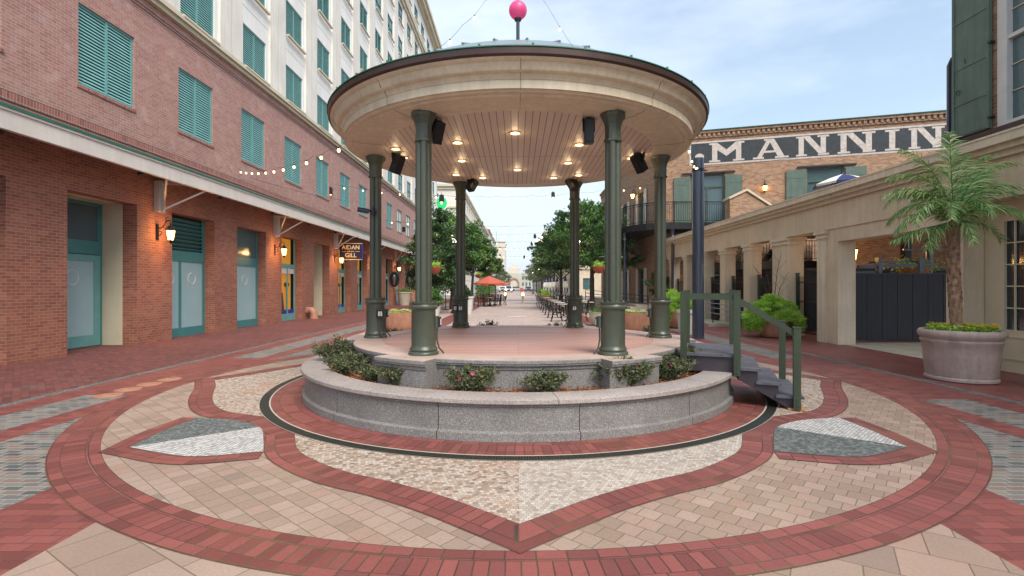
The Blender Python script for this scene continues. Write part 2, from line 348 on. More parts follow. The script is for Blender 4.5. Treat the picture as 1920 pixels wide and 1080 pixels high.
    def mesh(s, name, mats):
        me = bpy.data.meshes.new(name); me.from_pydata(s.v, [], s.f)
        for m in (mats if isinstance(mats, (list, tuple)) else [mats]): me.materials.append(M[m] if isinstance(m, str) else m)
        me.polygons.foreach_set('material_index', s.m); me.polygons.foreach_set('use_smooth', s.sm)
        uvl = me.uv_layers.new(name='UVMap'); buf = []
        V = s.v
        for f, u in zip(s.f, s.uv):
            if u: 
                for a in u: buf += [a[0], a[1]]
                continue
            a, b, c = V[f[0]], V[f[1]], V[f[2]]
            e1 = (b[0]-a[0], b[1]-a[1], b[2]-a[2]); e2 = (c[0]-a[0], c[1]-a[1], c[2]-a[2])
            nx, ny, nzv = abs(e1[1]*e2[2]-e1[2]*e2[1]), abs(e1[2]*e2[0]-e1[0]*e2[2]), abs(e1[0]*e2[1]-e1[1]*e2[0])
            k = 0 if nx >= ny and nx >= nzv else (1 if ny >= nzv else 2)
            for i in f:
                p = V[i]; buf += ([p[1], p[2]] if k == 0 else [p[0], p[2]] if k == 1 else [p[0], p[1]])
        uvl.data.foreach_set('uv', buf)
        if any(s.sm):
            import bmesh
            bm = bmesh.new(); bm.from_mesh(me); bmesh.ops.remove_doubles(bm, verts=bm.verts, dist=1e-5); 
            for e in bm.edges:
                if len(e.link_faces) == 2 and e.calc_face_angle(0) > R(38): e.smooth = False
            bm.to_mesh(me); bm.free()
        me.update(); return me
    def build(s, name, mats, parent=None, loc=None, rz=0, kind=None):
        o = bpy.data.objects.new(name, s.mesh(name, mats)); C.objects.link(o)
        if parent: o.parent = parent
        if loc: o.location = loc
        if rz: o.rotation_euler.z = rz
        if kind: o['kind'] = kind
        return o
def tag(o, label, cat, group=None):
    o['label'] = label; o['category'] = cat
    if group: o['group'] = group
    return o
def thing(name, label, cat, loc=(0,0,0), rz=0, group=None):
    o = bpy.data.objects.new(name, None); C.objects.link(o); o.location = loc; o.rotation_euler.z = rz; o.empty_display_size = .1
    return tag(o, label, cat, group)
def dup(o, loc=None, rz=None, label=None, parent=None):
    c = o.copy(); C.objects.link(c); c.parent = parent
    if loc is not None: c.location = loc
    if rz is not None: c.rotation_euler.z = rz
    if label: c['label'] = label
    for ch in list(o.children): dup(ch, parent=c)
    return c
def light(name, loc, e, c=(1, .5, .17), r=.06, parent=None, spot=False):
    l = bpy.data.lights.new(name, 'POINT'); l.energy = e; l.color = c; l.shadow_soft_size = r
    o = bpy.data.objects.new(name, l); C.objects.link(o); o.location = loc
    if parent: o.parent = parent
    return o
def leafmesh(name, P, size, asp=.5, mat='leaf', parent=None, D=None, shade=None, loc=None):
    """many small leaf quads at points P (n,3); D optional long-axis directions"""
    n = len(P); P = np.asarray(P, float)
    if D is None: D = RNG.normal(size=(n, 3)); 
    D = D/np.linalg.norm(D, axis=1)[:, None]
    Q = np.cross(D, RNG.normal(size=(n, 3))); Q /= np.linalg.norm(Q, axis=1)[:, None]
    s = size*RNG.uniform(.6, 1.3, (n, 1)); a = D*s*.5; b = Q*s*asp*.5
    V = np.stack([P-a, P+b*1.0-a*.1, P+a, P-b*1.0-a*.1], 1).reshape(-1, 3)
    me = bpy.data.meshes.new(name); me.vertices.add(4*n); me.vertices.foreach_set('co', V.ravel())
    me.loops.add(4*n); me.loops.foreach_set('vertex_index', np.arange(4*n, dtype=np.int32))
    me.polygons.add(n); me.polygons.foreach_set('loop_start', np.arange(0, 4*n, 4, dtype=np.int32)); me.polygons.foreach_set('loop_total', np.full(n, 4, dtype=np.int32))
    uv = me.uv_layers.new(name='UVMap')
    rv = RNG.uniform(0, 1, n) if shade is None else np.clip(shade+RNG.normal(0, .18, n), 0, 1)
    u = np.repeat(rv, 4); uv.data.foreach_set('uv', np.stack([u, np.repeat(RNG.uniform(0, 1, n), 4)], 1).ravel())
    me.materials.append(M[mat]); me.update(); me.validate()
    o = bpy.data.objects.new(name, me); C.objects.link(o)
    if parent: o.parent = parent
    if loc: o.location = loc
    return o
def crown_pts(c, r, ncl, per, cr=.28, hollow=.45):
    out = []; sh = []
    rx, ry, rz = r
    for k in range(ncl):
        d = RNG.normal(size=3); d /= np.linalg.norm(d); q = RNG.uniform(hollow, 1.0)**.7*(1+.12*math.sin(5*d[0]+3*d[2]))
        if d[2] < -.55: d[2] *= .6
        cc = np.array([c[0]+d[0]*rx*q, c[1]+d[1]*ry*q, c[2]+d[2]*rz*q])
        rr = cr*min(rx, rz)*RNG.uniform(.5, 1.25); m = int(per*RNG.uniform(.5, 1.4)); tone = RNG.uniform(.15, .85)
        g = RNG.normal(size=(m, 3)); g /= np.linalg.norm(g, axis=1)[:, None]; g *= (RNG.uniform(0, 1, (m, 1))**.4)*rr; g[:, 2] *= .6
        out.append(cc+g); sh.append(np.full(m, tone))
    return np.concatenate(out), np.concatenate(sh)

# survey helpers: a sight line from the tripod (bearing, height) with its distance
F = 930.0
def at(px, py, Y): return ((px-969)/F*Y, Y, EYE+(537-py)/F*Y)
def atZ(px, py, Z): Y = (EYE-Z)*F/(py-537); return ((px-969)/F*Y, Y, Z)

# ------------------------------------------------------------------ ground and paving
def sheet(name, rects, mat, z, kind='structure'):
    b = MB()
    for x0, x1, y0, y1 in rects: b.face([(x0,y0,z),(x1,y0,z),(x1,y1,z),(x0,y1,z)])
    return b.build(name, mat, kind=kind)
sheet('ground', [(-1500, 1500, -400, 3000)], 'asphalt', -.03)
YS = 56
sheet('brick_sidewalk', [(-13, -7.45, -6, 68), ], 'redpave_far', 0)
sheet('brick_plaza', [(7.45, 26, -6, YS)], 'redright', 0)
sheet('gutter_strip', [(-7.45, -7.3, -6, YS), (7.3, 7.45, -6, YS)], 'mosaicg', 0)
sheet('brick_paving', [(-7.3,-6.8,-6,YS), (-6.1,-5.68,-6,YS), (-3.95,-3.05,-6,YS), (3.05,3.95,-6,YS), (5.68,6.1,-6,YS), (6.8,7.3,-6,YS)], 'redpave', 0)
sheet('brick_infill', [(-6.8,-6.1,7.8,11.8), (6.1,6.8,7.5,11.8)], 'redpave', 0)
sheet('cobble_paving', [(-6.8,-6.1,-6,7.8), (-6.8,-6.1,11.8,YS), (-5.68,-3.95,-6,15), (3.95,5.68,-6,15), (6.1,6.8,-6,7.5), (6.1,6.8,11.8,YS)], 'cobble', 0)
sheet('side_paving', [(-5.68,-3.95,15,YS), (3.95,5.68,15,YS)], 'street', 0)
sheet('plaza_paving', [(-3.05,3.05,-6,9)], 'beigebig', 0)
sheet('street_paving', [(-3.05,3.05,9,YS), (-5, 6, YS+8, 175)], 'street', 0)
sheet('cross_street', [(-60, 60, YS+12, YS+22)], 'asphalt', -.01)
b = MB()
for y in (43.5, 50, 56.5): b.box(-3, 3, y, y+.35, .0, .004)
for y in (20.5, 28, 36): b.box(.0-.55, .55, y, y+.18, .0, .004)
b.build('crosswalk_markings', 'roadwhite', kind='structure')
GC = (.02, 9.0)
def annulus(bm, r0, r1, z, n=160, mi=0, a0=0, a1=2*PI):
    for i in range(n):
        t0 = a0+(a1-a0)*i/n; t1 = a0+(a1-a0)*(i+1)/n
        P = lambda r, t: (GC[0]+r*math.cos(t), GC[1]+r*math.sin(t), z)
        bm.face([P(r0,t0), P(r1,t0), P(r1,t1), P(r0,t1)], mi, [(t0*r1, 0), (t0*r1, r1-r0), (t1*r1, r1-r0), (t1*r1, 0)])
def flat_ring(name, r0, r1, z, mat, planar=False):
    b = MB(); annulus(b, r0, r1, z)
    if planar: b.uv = [None]*len(b.uv)
    return b.build(name, mat, kind='structure')
flat_ring('beige_panel_paving', 3.4, 5.8, .004, 'beige', True)
flat_ring('ring_edge_paving', 5.8, 5.92, .004, 'rededge')
flat_ring('ring_soldier_paving', 5.92, 6.11, .004, 'redrow')
flat_ring('ring_edge_paving', 6.11, 6.22, .004, 'rededge')
def crom(pts, k=8):
    out = []; P = [np.array(p, float) for p in pts]
    for i in range(len(P)-1):
        p0 = P[i-1] if i else 2*P[0]-P[1]; p3 = P[i+2] if i+2 < len(P) else 2*P[-1]-P[-2]; p1, p2 = P[i], P[i+1]
        for j in range(k):
            t = j/k; out.append(.5*((2*p1)+(-p0+p2)*t+(2*p0-5*p1+4*p2-p3)*t*t+(-p0+3*p1-3*p2+p3)*t**3))
    out.append(P[-1]); return out
def strip(bm, pts, w0, w1, z, mi, closed=False):
    n = len(pts); P = [np.array(p, float) for p in pts]; nor = []
    for i in range(n):
        a = P[i-1] if (i or closed) else P[i]; c = P[(i+1) % n] if (i < n-1 or closed) else P[i]
        d1 = P[i]-a; d2 = c-P[i]
        n1 = np.array([-d1[1], d1[0]]); n2 = np.array([-d2[1], d2[0]])
        if np.linalg.norm(n1) < 1e-9: n1 = n2
        if np.linalg.norm(n2) < 1e-9: n2 = n1
        n1 = n1/np.linalg.norm(n1); n2 = n2/np.linalg.norm(n2); m = n1+n2; m /= np.linalg.norm(m); nor.append(m/max(.45, m.dot(n1)))
    s = 0
    for i in range(n if closed else n-1):
        j = (i+1) % n; L = np.linalg.norm(P[j]-P[i])
        a, b_, c, d = P[i]+nor[i]*w0, P[j]+nor[j]*w0, P[j]+nor[j]*w1, P[i]+nor[i]*w1
        bm.face([(*a, z), (*b_, z), (*c, z), (*d, z)], mi, [(s, 0), (s+L, 0), (s+L, abs(w1-w0)), (s, abs(w1-w0))]); s += L
front = [(3.24,2.60),(3.80,2.32),(4.14,2.0),(4.45,1.58),(4.70,1.08),(4.98,.62),(5.24,.27),(5.45,0)]
side = [(3.32,2.52),(3.90,2.28),(4.28,1.96),(4.62,1.5),(4.88,1.05),(5.12,.60),(5.33,.26),(5.5,0)]
for k, (ang, half) in enumerate(((270, front), (180, side), (90, front), (0, side))):
    up = crom(half); full = up+[np.array([p[0], -p[1]]) for p in up[::-1][1:]]
    ca, sa = math.cos(R(ang)), math.sin(R(ang))
    W2 = [(GC[0]+p[0]*ca-p[1]*sa, GC[1]+p[0]*sa+p[1]*ca) for p in full]
    arc = [(GC[0]+4.17*math.cos(R(ang)+t), GC[1]+4.17*math.sin(R(ang)+t)) for t in np.linspace(-math.atan2(half[0][1], half[0][0]), math.atan2(half[0][1], half[0][0]), 24)]
    b = MB(); h = len(W2)//2
    # fan of quads from the arc to the curve
    n = 48
    for i in range(n):
        def pick(poly, t):
            x = t*(len(poly)-1); i0 = min(int(x), len(poly)-2); f = x-i0; return tuple(poly[i0][q]*(1-f)+poly[i0+1][q]*f for q in (0, 1))
        a, c = pick(arc[::-1], i/n), pick(arc[::-1], (i+1)/n); d, e = pick(W2, (i+1)/n), pick(W2, i/n)
        mi = 1 if (ang == 270 and i < n//2) else 0
        b.face([(*a, .008), (*e, .008), (*d, .008), (*c, .008)], mi)
    b.build('mosaic_paving', ['mosaic', 'mosaicpale'], kind='structure')
    b = MB(); strip(b, W2, 0, .2, .010, 0); strip(b, W2, .2, .31, .010, 1)
    b.build('petal_border_paving', ['redrow', 'rededge'], kind='structure')
for ang, flip in ((224, 0), (316, 1), (44, 0), (136, 1)):
    b = MB(); annulus(b, 4.17, 4.56, .006, 24, 0, R(ang-13), R(ang+13)); b.build('saddle_paving', 'redrow', kind='structure')
    P = lambda r, a: (GC[0]+r*math.cos(R(ang+a)), GC[1]+r*math.sin(R(ang+a)))
    sd = -1 if flip else 1
    ra, rb_ = (4.88, 4.70) if not flip else (4.70, 4.88)
    tip, L, Rr, mid = P(5.57, -1.5*sd), P(ra, -12), P(rb_, 12), P(4.34, 0)
    eL = crom([tip, P(5.28, -6.2), L], 5); eR = crom([Rr, P(5.22, 6.8), tip], 5); inn = crom([L, P(4.5, -7), mid, P(4.5, 7), Rr], 4)
    loop = list(eL[:-1])+list(inn[:-1])+list(eR[:-1])
    b = MB(); strip(b, list(eR)+list(eL[1:]), .22, 0, .011, 0)
    b.build('leaf_border_paving', 'rededge', kind='structure')
    for nm, poly in (('mosaicg', [tip]+eL[1:]+inn[1:9]), ('mosaicw', inn[8:]+eR[1:])):
        pass
        b = MB(); b.face([(p[0], p[1], .014) for p in poly]); b.build('leaf_mosaic_paving', nm, kind='structure')
flat_ring('inner_soldier_paving', 3.5, 3.7, .008, 'rededge')
flat_ring('inner_row_paving', 3.7, 4.02, .008, 'redrow')
flat_ring('drain_grate', 4.04, 4.165, .012, 'drain')
b = MB(); annulus(b, 4.02, 4.04, .013); annulus(b, 4.165, 4.172, .013); b.build('drain_edging', 'concrete', kind='structure')
b = MB(); b.face([(9.6, 11.0, .004), (13.5, 11.0, .004), (13.5, 15.1, .004), (9.6, 15.1, .004)]); b.build('concrete_pad', 'concrete', kind='structure')
for k, (px, py) in enumerate(((204,742),(241,731),(281,721),(318,712))):
    x, y, _ = atZ(px, py, 0)
    b = MB(); b.lathe([(.19, 0), (.19, .010), (.17, .013), (.10, .013), (0, .014)], n=24); o = b.build('paving_disc', 'terra', loc=(x, y, 0))
    tag(o, ['round clay disc in the brick paving, the one nearest the camera at the left', 'second nearest round clay disc in the left brick paving', 'third nearest round clay disc in the left brick paving', 'farthest of the four round clay discs in the left brick paving'][k], 'paving disc', 'round clay discs set in the paving')

# ------------------------------------------------------------------ granite ring planter
pl = thing('ring_planter', 'low circular grey granite planter wall with mulch bed ringing the gazebo deck', 'planter', (GC[0], GC[1], 0))
b = MB(); prof = [(3.595,0),(3.595,.095),(3.565,.105),(3.548,.112),(3.548,.37),(3.565,.385),(3.565,.395),(3.585,.41),(3.585,.418)]
for k in range(14):
    a = R(-90+360/14*k+11); b.lathe(prof, n=14, a0=a+.0012, a1=a+2*PI/14-.0012)
b.lathe([(3.545,0),(3.545,.41)], n=96, mi=1); b.lathe([(3.24,.44),(3.24,.2)], n=96)
b.build('wall', ['granite', 'black'], pl)
b = MB()
for k in range(10):
    a = R(-83+36*k); b.lathe([(3.22,.41),(3.22,.475),(3.598,.475),(3.61,.466),(3.61,.425),(3.60,.418),(3.54,.418)], n=16, a0=a+.0008, a1=a+2*PI/10-.0008)
b.build('coping', 'granitecap', pl)
b = MB(); n = 120
rr = [2.7+.55*k/5 for k in range(6)]; hz = RNG.uniform(-.02, .03, (n, 6))
for i in range(n):
    for k in range(5):
        q = []
        for (ii, kk) in ((i,k),(i+1,k),(i+1,k+1),(i,k+1)):
            t = 2*PI*ii/n; q.append((rr[kk]*math.cos(t), rr[kk]*math.sin(t), .40+hz[ii % n, kk]))
        b.face(q, 0, None, True)
b.build('mulch', 'mulch', pl)
t = RNG.uniform(0, 2*PI, 9000); r_ = RNG.uniform(2.8, 3.23, 9000); Dm = RNG.normal(size=(9000, 3)); Dm[:, 2] *= .25
M['chips'] = foliage_mat('bark_chips', [(0, '#54301b'), (.5, '#85502b'), (1, '#b07a49')], .8, 0)
o = leafmesh('mulch_chips', np.stack([r_*np.cos(t), r_*np.sin(t), .43+RNG.uniform(-.01, .02, 9000)], 1), .05, .22, 'chips', pl, Dm); o['kind'] = 'stuff'

# ------------------------------------------------------------------ gazebo
DZ = .784; gz = thing('gazebo', 'round open gazebo with six olive clustered columns, cream moulded roof and brown plank deck', 'gazebo', (GC[0], GC[1], 0))
CA = [240, 300, 0, 60, 120, 180]
def rimr(th):
    d = min(abs((th-a+180) % 360-180) for a in CA); return 3.12 if d < 8 else 2.86
ths = []
for a in sorted(CA):
    ths += [(a-8, 3.1)]+[(a-8+16*k/8, 3.1) for k in range(1, 8)]+[(a+8, 3.1)]+[(a+8.01+43.98*k/10, 2.84) for k in range(11)]
b = MB(); pr = [(-.06, .2), (-.06, DZ-.14), (-.045, DZ-.12), (-.045, DZ-.09), (-.012, DZ-.07), (-.012, DZ-.055), (0, DZ-.045), (0, DZ-.008), (-.008, DZ)]
m = len(ths)
def rp(i, dr, z): th, r = ths[i % m]; return ((r+dr)*math.cos(R(th)), (r+dr)*math.sin(R(th)), z)
for i in range(m):
    for k in range(len(pr)-1):
        b.face([rp(i, *pr[k]), rp(i+1, *pr[k]), rp(i+1, *pr[k+1]), rp(i, *pr[k+1])], 0)
    th0, th1 = R(ths[i][0]), R(ths[(i+1) % m][0]); 
    b.face([rp(i, -.008, DZ), rp(i+1, -.008, DZ), (2.37*math.cos(th1), 2.37*math.sin(th1), DZ), (2.37*math.cos(th0), 2.37*math.sin(th0), DZ)], 1)
b.build('deck_rim', ['granite', 'stonerim'], gz)
b = MB(); b.lathe([(2.37, DZ-.02), (2.37, DZ-.004), (0, DZ-.004)], n=96); b.uv = [None]*len(b.uv); b.build('deck', 'deck', gz)
CT = EYE+2.352; CR = 2.581
def column():
    b = MB(); z0 = DZ+.70; z1 = CT-.36
    for a in range(4):
        t = R(45+90*a); b.lathe([(.054, z0-.02), (.052, z1+.05)], (.058*math.cos(t), .058*math.sin(t)), 16)
    c = b.build('column', 'colgreen', gz)
    b = MB(); b.lathe([(.205,DZ),(.205,DZ+.03),(.195,DZ+.045),(.18,DZ+.05),(.19,DZ+.075),(.18,DZ+.095),(.168,DZ+.11),(.165,DZ+.13),(.163,DZ+.60),(.17,DZ+.615),(.19,DZ+.63),(.195,DZ+.65),(.18,DZ+.665),(.172,DZ+.68),(.182,DZ+.695),(.182,DZ+.71),(0,DZ+.715)], n=32)
    for a in range(8): t = R(22.5+45*a); b.ball((.15*math.cos(t), .15*math.sin(t), DZ+.72), .014, 4)
    b.build('base', 'colgreen', c)
    b = MB(); b.lathe([(.105,CT-.40),(.128,CT-.385),(.128,CT-.36),(.112,CT-.35),(.112,CT-.22),(.12,CT-.16),(.145,CT-.09),(.175,CT-.05),(.18,CT-.01),(.165,CT)], n=8, smooth=False, a0=R(22.5), a1=R(382.5))
    b.build('capital', 'colgreen', c)
    return c
c0 = column()
for k, a in enumerate(CA):
    o = c0 if k == 0 else dup(c0, parent=gz)
    o.location = (CR*math.cos(R(a)), CR*math.sin(R(a)), 0); o.rotation_euler.z = R(a)
    w = {240: (.165, .02, 0), 300: (-.165, .02, 180), 0: (-.16, .03, 180), 180: (.16, .03, 0), 60: (-.03, -.165, -90), 120: (.02, -.165, -90)}[a]
    b = MB(); s_ = 1
    b.box(0, .035, -.05, .05, DZ+.36, DZ+.52, 0); b.box(.035, .065, -.055, .055, DZ+.375, DZ+.505, 1); b.box(.065, .072, -.035, -.006, DZ+.40, DZ+.48, 2); b.box(.065, .072, .006, .035, DZ+.40, DZ+.48, 2)
    b.tube([(.015, 0, DZ+.36), (.012, 0, DZ+.2), (.04, .03, DZ+.08), (.1, .05, DZ+.01)], .012, 6)
    x = b.build('outlet_box', ['colgreen', 'black', 'whitepot'], o)
    x.location = Matrix.Rotation(-R(a), 3, 'Z') @ Vector((w[0], w[1], 0)); x.rotation_euler.z = R(w[2])-R(a)
# roof
b = MB(); b.lathe([(2.354, CT),(2.72, CT-.002),(2.74, CT+.012),(2.84, CT+.012),(2.86,CT+.03),(2.93,CT+.03),(2.95,CT+.052),(2.99,CT+.052),(2.99,CT+.155),(3.0,CT+.16),(3.01,CT+.185),(3.03,CT+.215),(3.08,CT+.225),(3.095,CT+.24),(3.10,CT+.26),(3.13,CT+.315),(3.18,CT+.335),(3.19,CT+.35)], n=144)
b.build('cornice', 'trimcream', gz)
b = MB()
for k in range(10):
    t = R(-90+36*k+.5); e = Vector((math.cos(t), math.sin(t), 0)); f = Vector((-math.sin(t), math.cos(t), 0))
    for (r0, z0), (r1, z1) in zip([(2.36,CT-.001),(2.72,CT-.003),(2.74,CT+.011),(2.84,CT+.011),(2.86,CT+.029),(2.95,CT+.05),(2.991,CT+.05)], [(2.72,CT-.003),(2.74,CT+.011),(2.84,CT+.011),(2.86,CT+.029),(2.95,CT+.05),(2.991,CT+.05),(2.992,CT+.155)]):
        b.bar(e*r0+Vector((0,0,z0)), e*r1+Vector((0,0,z1)), .004, .004)
    for (r0, z0), (r1, z1) in zip([(3.0,CT+.16),(3.03,CT+.215),(3.095,CT+.24),(3.13,CT+.315)], [(3.03,CT+.215),(3.095,CT+.24),(3.13,CT+.315),(3.18,CT+.335)]):
        b.bar(e*r0+Vector((0,0,z0)), e*r1+Vector((0,0,z1)), .005, .005)
b.build('cornice_joints', 'gutter', gz)
b = MB(); b.lathe([(2.354, CT+.004), (0, CT+.004)], n=96); b.lathe([(2.354, CT+.03), (2.354, CT)], n=96); b.uv = [None]*len(b.uv)
b.build('ceiling', 'bead', gz)
b = MB(); b.lathe([(3.17,CT+.35),(3.20,CT+.35),(3.225,CT+.37),(3.23,CT+.44),(3.215,CT+.452)], n=144); b.build('gutter', 'gutter', gz)
rp_ = [(3.24,CT+.445),(3.24,CT+.458),(3.17,CT+.47),(2.75,CT+.68),(2.3,CT+.98),(1.5,CT+1.31),(.8,CT+1.5),(.05,CT+1.6)]
b = MB(); b.lathe(rp_[:3], n=144, mi=1); b.lathe(rp_[2:], n=96, mi=0)
b.build('roof', ['roofmetal', 'roofgreen'], gz)
b = MB(); b2 = MB()
for k in range(32):
    t = R(360/32*k+3); e = Vector((math.cos(t), math.sin(t), 0))
    b.tube([e*r+Vector((0,0,z+.012)) for r, z in rp_[4:]], .02, 6)
    b2.bar(e*3.22+Vector((0,0,CT+.45)), e*3.22+Vector((0,0,CT+.49)), .03, .012)
b.build('roof_ribs', 'roofmetal', gz); b2.build('roof_cleats', 'roofgreen', gz)
b = MB(); b.tube([(0,0,CT+1.6),(0,0,6.57)], .032, 12); b.lathe([(.03,6.50),(.06,6.53),(.07,6.56),(.05,6.57)], n=16); b.tube([(0,0,6.87),(0,0,8.0)], .02, 8); b.tube([(0,0,6.57),(0,0,6.87)], .014, 8)
ms = b.build('mast', 'pole', gz)
b = MB(); b.ball((0,0,6.715), .165, 12); b.build('globe_lamp', 'pinkglobe', ms)
dl = []
for px, py in ((966,249),(858,267),(742,279),(1086,271),(1199,291),(866,301),(1065,305),(757,295),(1183,296),(970,318),(855,327),(905,333),(1038,333),(1085,328)):
    Y = (CT-EYE)*F/(537-py); dl.append(((px-969)/F*Y-GC[0], Y-GC[1]))
b = MB(); b.lathe([(.085,-.001),(.085,-.012),(.066,-.012),(.062,.0)], n=20); ring = b.mesh('downlight', 'trimcream')
b = MB(); b.lathe([(.063,-.006),(0,-.006)], n=20); lens = b.mesh('lens', 'down')
for x, y in dl:
    o = bpy.data.objects.new('downlight', ring); C.objects.link(o); o.parent = gz; o.location = (x, y, CT)
    q = bpy.data.objects.new('lens', lens); C.objects.link(q); q.parent = o
    l = light('downlight_glow', (x, y, CT-.06), .8, (1, .70, .40), .05, gz)

# stage speakers hung inside the columns
def speaker(px, py, Y, h, w, tilt, rz, lab):
    x, y, z = at(px, py, Y)
    t = thing('ceiling_speaker', lab, 'speaker', (x, y, z), R(rz), 'black speakers hung under the gazebo ceiling')
    b = MB(); ca, sa = math.cos(R(tilt)), math.sin(R(tilt))
    b.obox((0,0,0), (w/2,0,0), (0,.075*ca,.075*sa), (0,-h/2*sa,h/2*ca)); b.build('cabinet', 'black', t)
    b = MB(); b.obox((0, -.08*ca, -.08*sa), (w*.42,0,0), (0,.008*ca,.008*sa), (0,-h*.45*sa,h*.45*ca)); b.build('grille', 'blackmetal', t)
    b = MB(); b.bar((w/2+.012,0,0), (w/2+.012,.03,h*.55), .018, .05); b.bar((-w/2-.012,0,0), (-w/2-.012,.03,h*.55), .018, .05); b.bar((-w/2-.02,.03,h*.56), (w/2+.02,.03,h*.56), .05, .02)
    b.bar((0,.03,h*.56), (0,.03,CT-z), .03); b.build('bracket', 'blackmetal', t)
speaker(819, 248, 6.95, .30, .15, 28, 35, 'black speaker beside the capital of the front left gazebo column')
speaker(1104, 247, 6.95, .33, .13, 4, 0, 'upright black speaker just left of the front right gazebo column')
speaker(745, 308, 8.8, .33, .15, 25, 60, 'black speaker beside the capital of the left middle gazebo column')
speaker(1198, 306, 8.8, .33, .16, 35, -60, 'tilted black speaker beside the capital of the right middle gazebo column')
speaker(885, 347, 10.9, .27, .16, 35, 140, 'black speaker beside the capital of the rear left gazebo column')
speaker(1073, 345, 10.9, .30, .18, 38, -140, 'black speaker in front of the capital of the rear right gazebo column')
x, y, z = at(684, 395, 8.8)
t = thing('spotlight', 'grey cylindrical spotlight clamped to the left middle gazebo column', 'spotlight', (x, y, z), 0)
b = MB(); b.tube([(-.12,-.03,.02),(.07,.02,-.01)], .045, 12); b.build('housing', 'pole', t)
b = MB(); b.tube([(.05,.02,0),(.19,.03,-.02)], .015, 8); b.box(.13,.17,-.02,.06,-.06,.06); b.build('clamp', 'blackmetal', t)

# ------------------------------------------------------------------ wooden steps
ST = math.atan2(-.358, .934)
st = thing('wooden_steps', 'grey painted wooden steps and landing with green handrails up to the gazebo', 'steps', (GC[0]+3.6*.934, GC[1]-3.6*.358, 0), ST)
X = lambda r: r-3.6
b = MB(); b.box(X(2.80), X(3.66), -.70, .70, .695, .735); b.build('landing', 'tread', st)
b = MB(); b.box(X(2.88), X(3.62), -.66, -.62, .47, .693); b.box(X(2.88), X(3.62), .62, .66, .47, .693); b.box(X(3.58), X(3.62), -.62, .62, .47, .693); b.build('fascia_board', 'stair', st)
for z, r0, r1 in ((.55,3.58,3.93),(.37,3.85,4.19),(.20,4.10,4.46)):
    b = MB(); b.box(X(r0), X(r1)-.03, -.70, .70, z-.035, z); b.tube([(X(r1)-.03,-.70,z-.0175),(X(r1)-.03,.70,z-.0175)], .0175, 8); b.build('tread', 'tread', st)
    b = MB(); b.box(X(r0)+.03, X(r0)+.05, -.62, .62, z-.18, z-.037); b.build('riser', 'stair', st)
for s_ in (-1, 1):
    b = MB(); pts = [(X(3.62),.513),(X(3.87),.513),(X(3.87),.333),(X(4.13),.333),(X(4.13),.163),(X(4.38),.163),(X(4.38),.02),(X(4.26),.02),(X(3.62),.38)]
    b.prism(pts, -.02, .02, fr=lambda u, v, w, s_=s_: (u, s_*.64+w, v)); b.build('stringer', 'stair', st)
    for r, z0, z1 in ((2.88,.50,1.63),(3.60,.44,1.64),(4.35,.03,1.14)):
        b = MB(); b.box(X(r)-.045, X(r)+.045, s_*.66+(0 if s_ > 0 else -.09), s_*.66+(.09 if s_ > 0 else 0), z0, z1); b.box(X(r)-.05, X(r)+.05, s_*.66+(-.005 if s_ > 0 else -.095), s_*.66+(.095 if s_ > 0 else .005), z1, z1+.012)
        for zz in (z0+.05, z0+.13): b.tube([(X(r), s_*.75, zz), (X(r), s_*.762, zz)], .012, 6)
        b.build('post', 'railgreen', st)
    b = MB(); b.bar((X(2.92), s_*.70, 1.555), (X(3.555), s_*.70, 1.555), .04, .075); b.bar((X(3.64), s_*.70, 1.50), (X(4.31), s_*.70, 1.07), .04, .075); b.build('handrail', 'railgreen', st)
b = MB(); b.box(X(4.24), X(4.45), -.72, -.52, .016, .035); b.box(X(4.24), X(4.45), .52, .72, .016, .035); b.build('wood_shim', 'woodbox', st)

# ------------------------------------------------------------------ shrubs in the ring planter
def shrub(r, ang, w, h, n, fl, lab, z0=.43, cat='shrub'):
    x, y = GC[0]+r*math.cos(R(ang)), GC[1]+r*math.sin(R(ang))
    t = thing('flowering_shrub', lab, cat, (x, y, z0), 0, 'shrubs planted in the granite ring planter')
    P = []; b = MB()
    for k in range(int(64*w/.3)):
        a = random.uniform(0, 2*PI); q = random.uniform(.1, 1); tip = np.array([w*1.3*q*math.cos(a), w*.55*q*math.sin(a), h*1.25*random.uniform(.55, 1.05)*(1-.3*q)])
        b.tube([(0,0,0), tuple(tip*.5+np.array([0,0,.02])), tuple(tip)], .004, 4, r1=.002, caps=False)
        m = n//5; s = RNG.uniform(.25, 1.05, (m, 1)); P.append(tip*s+RNG.normal(0, .018, (m, 3)))
    b.build('stems', 'trunk', t)
    leafmesh('foliage', np.concatenate(P), .04, .42, 'leafshrub', t)
    for k in range(fl):
        a = random.uniform(PI, 2*PI); q = (w*.5*math.cos(a), w*.35*math.sin(a), h*random.uniform(.6, 1.05)); b = MB()
        for j in range(5):
            e = R(72*j); c = Vector(q); d1 = Vector((math.cos(e)*.022, -.012, math.sin(e)*.022)); d2 = Vector((math.cos(e+.5)*.03, -.018, math.sin(e+.5)*.03)); d3 = Vector((math.cos(e+1.0)*.022, -.012, math.sin(e+1.0)*.022))
            b.face([c, c+d1, c+d2, c+d3])
        b.build('flower', 'flower', t)
    return t
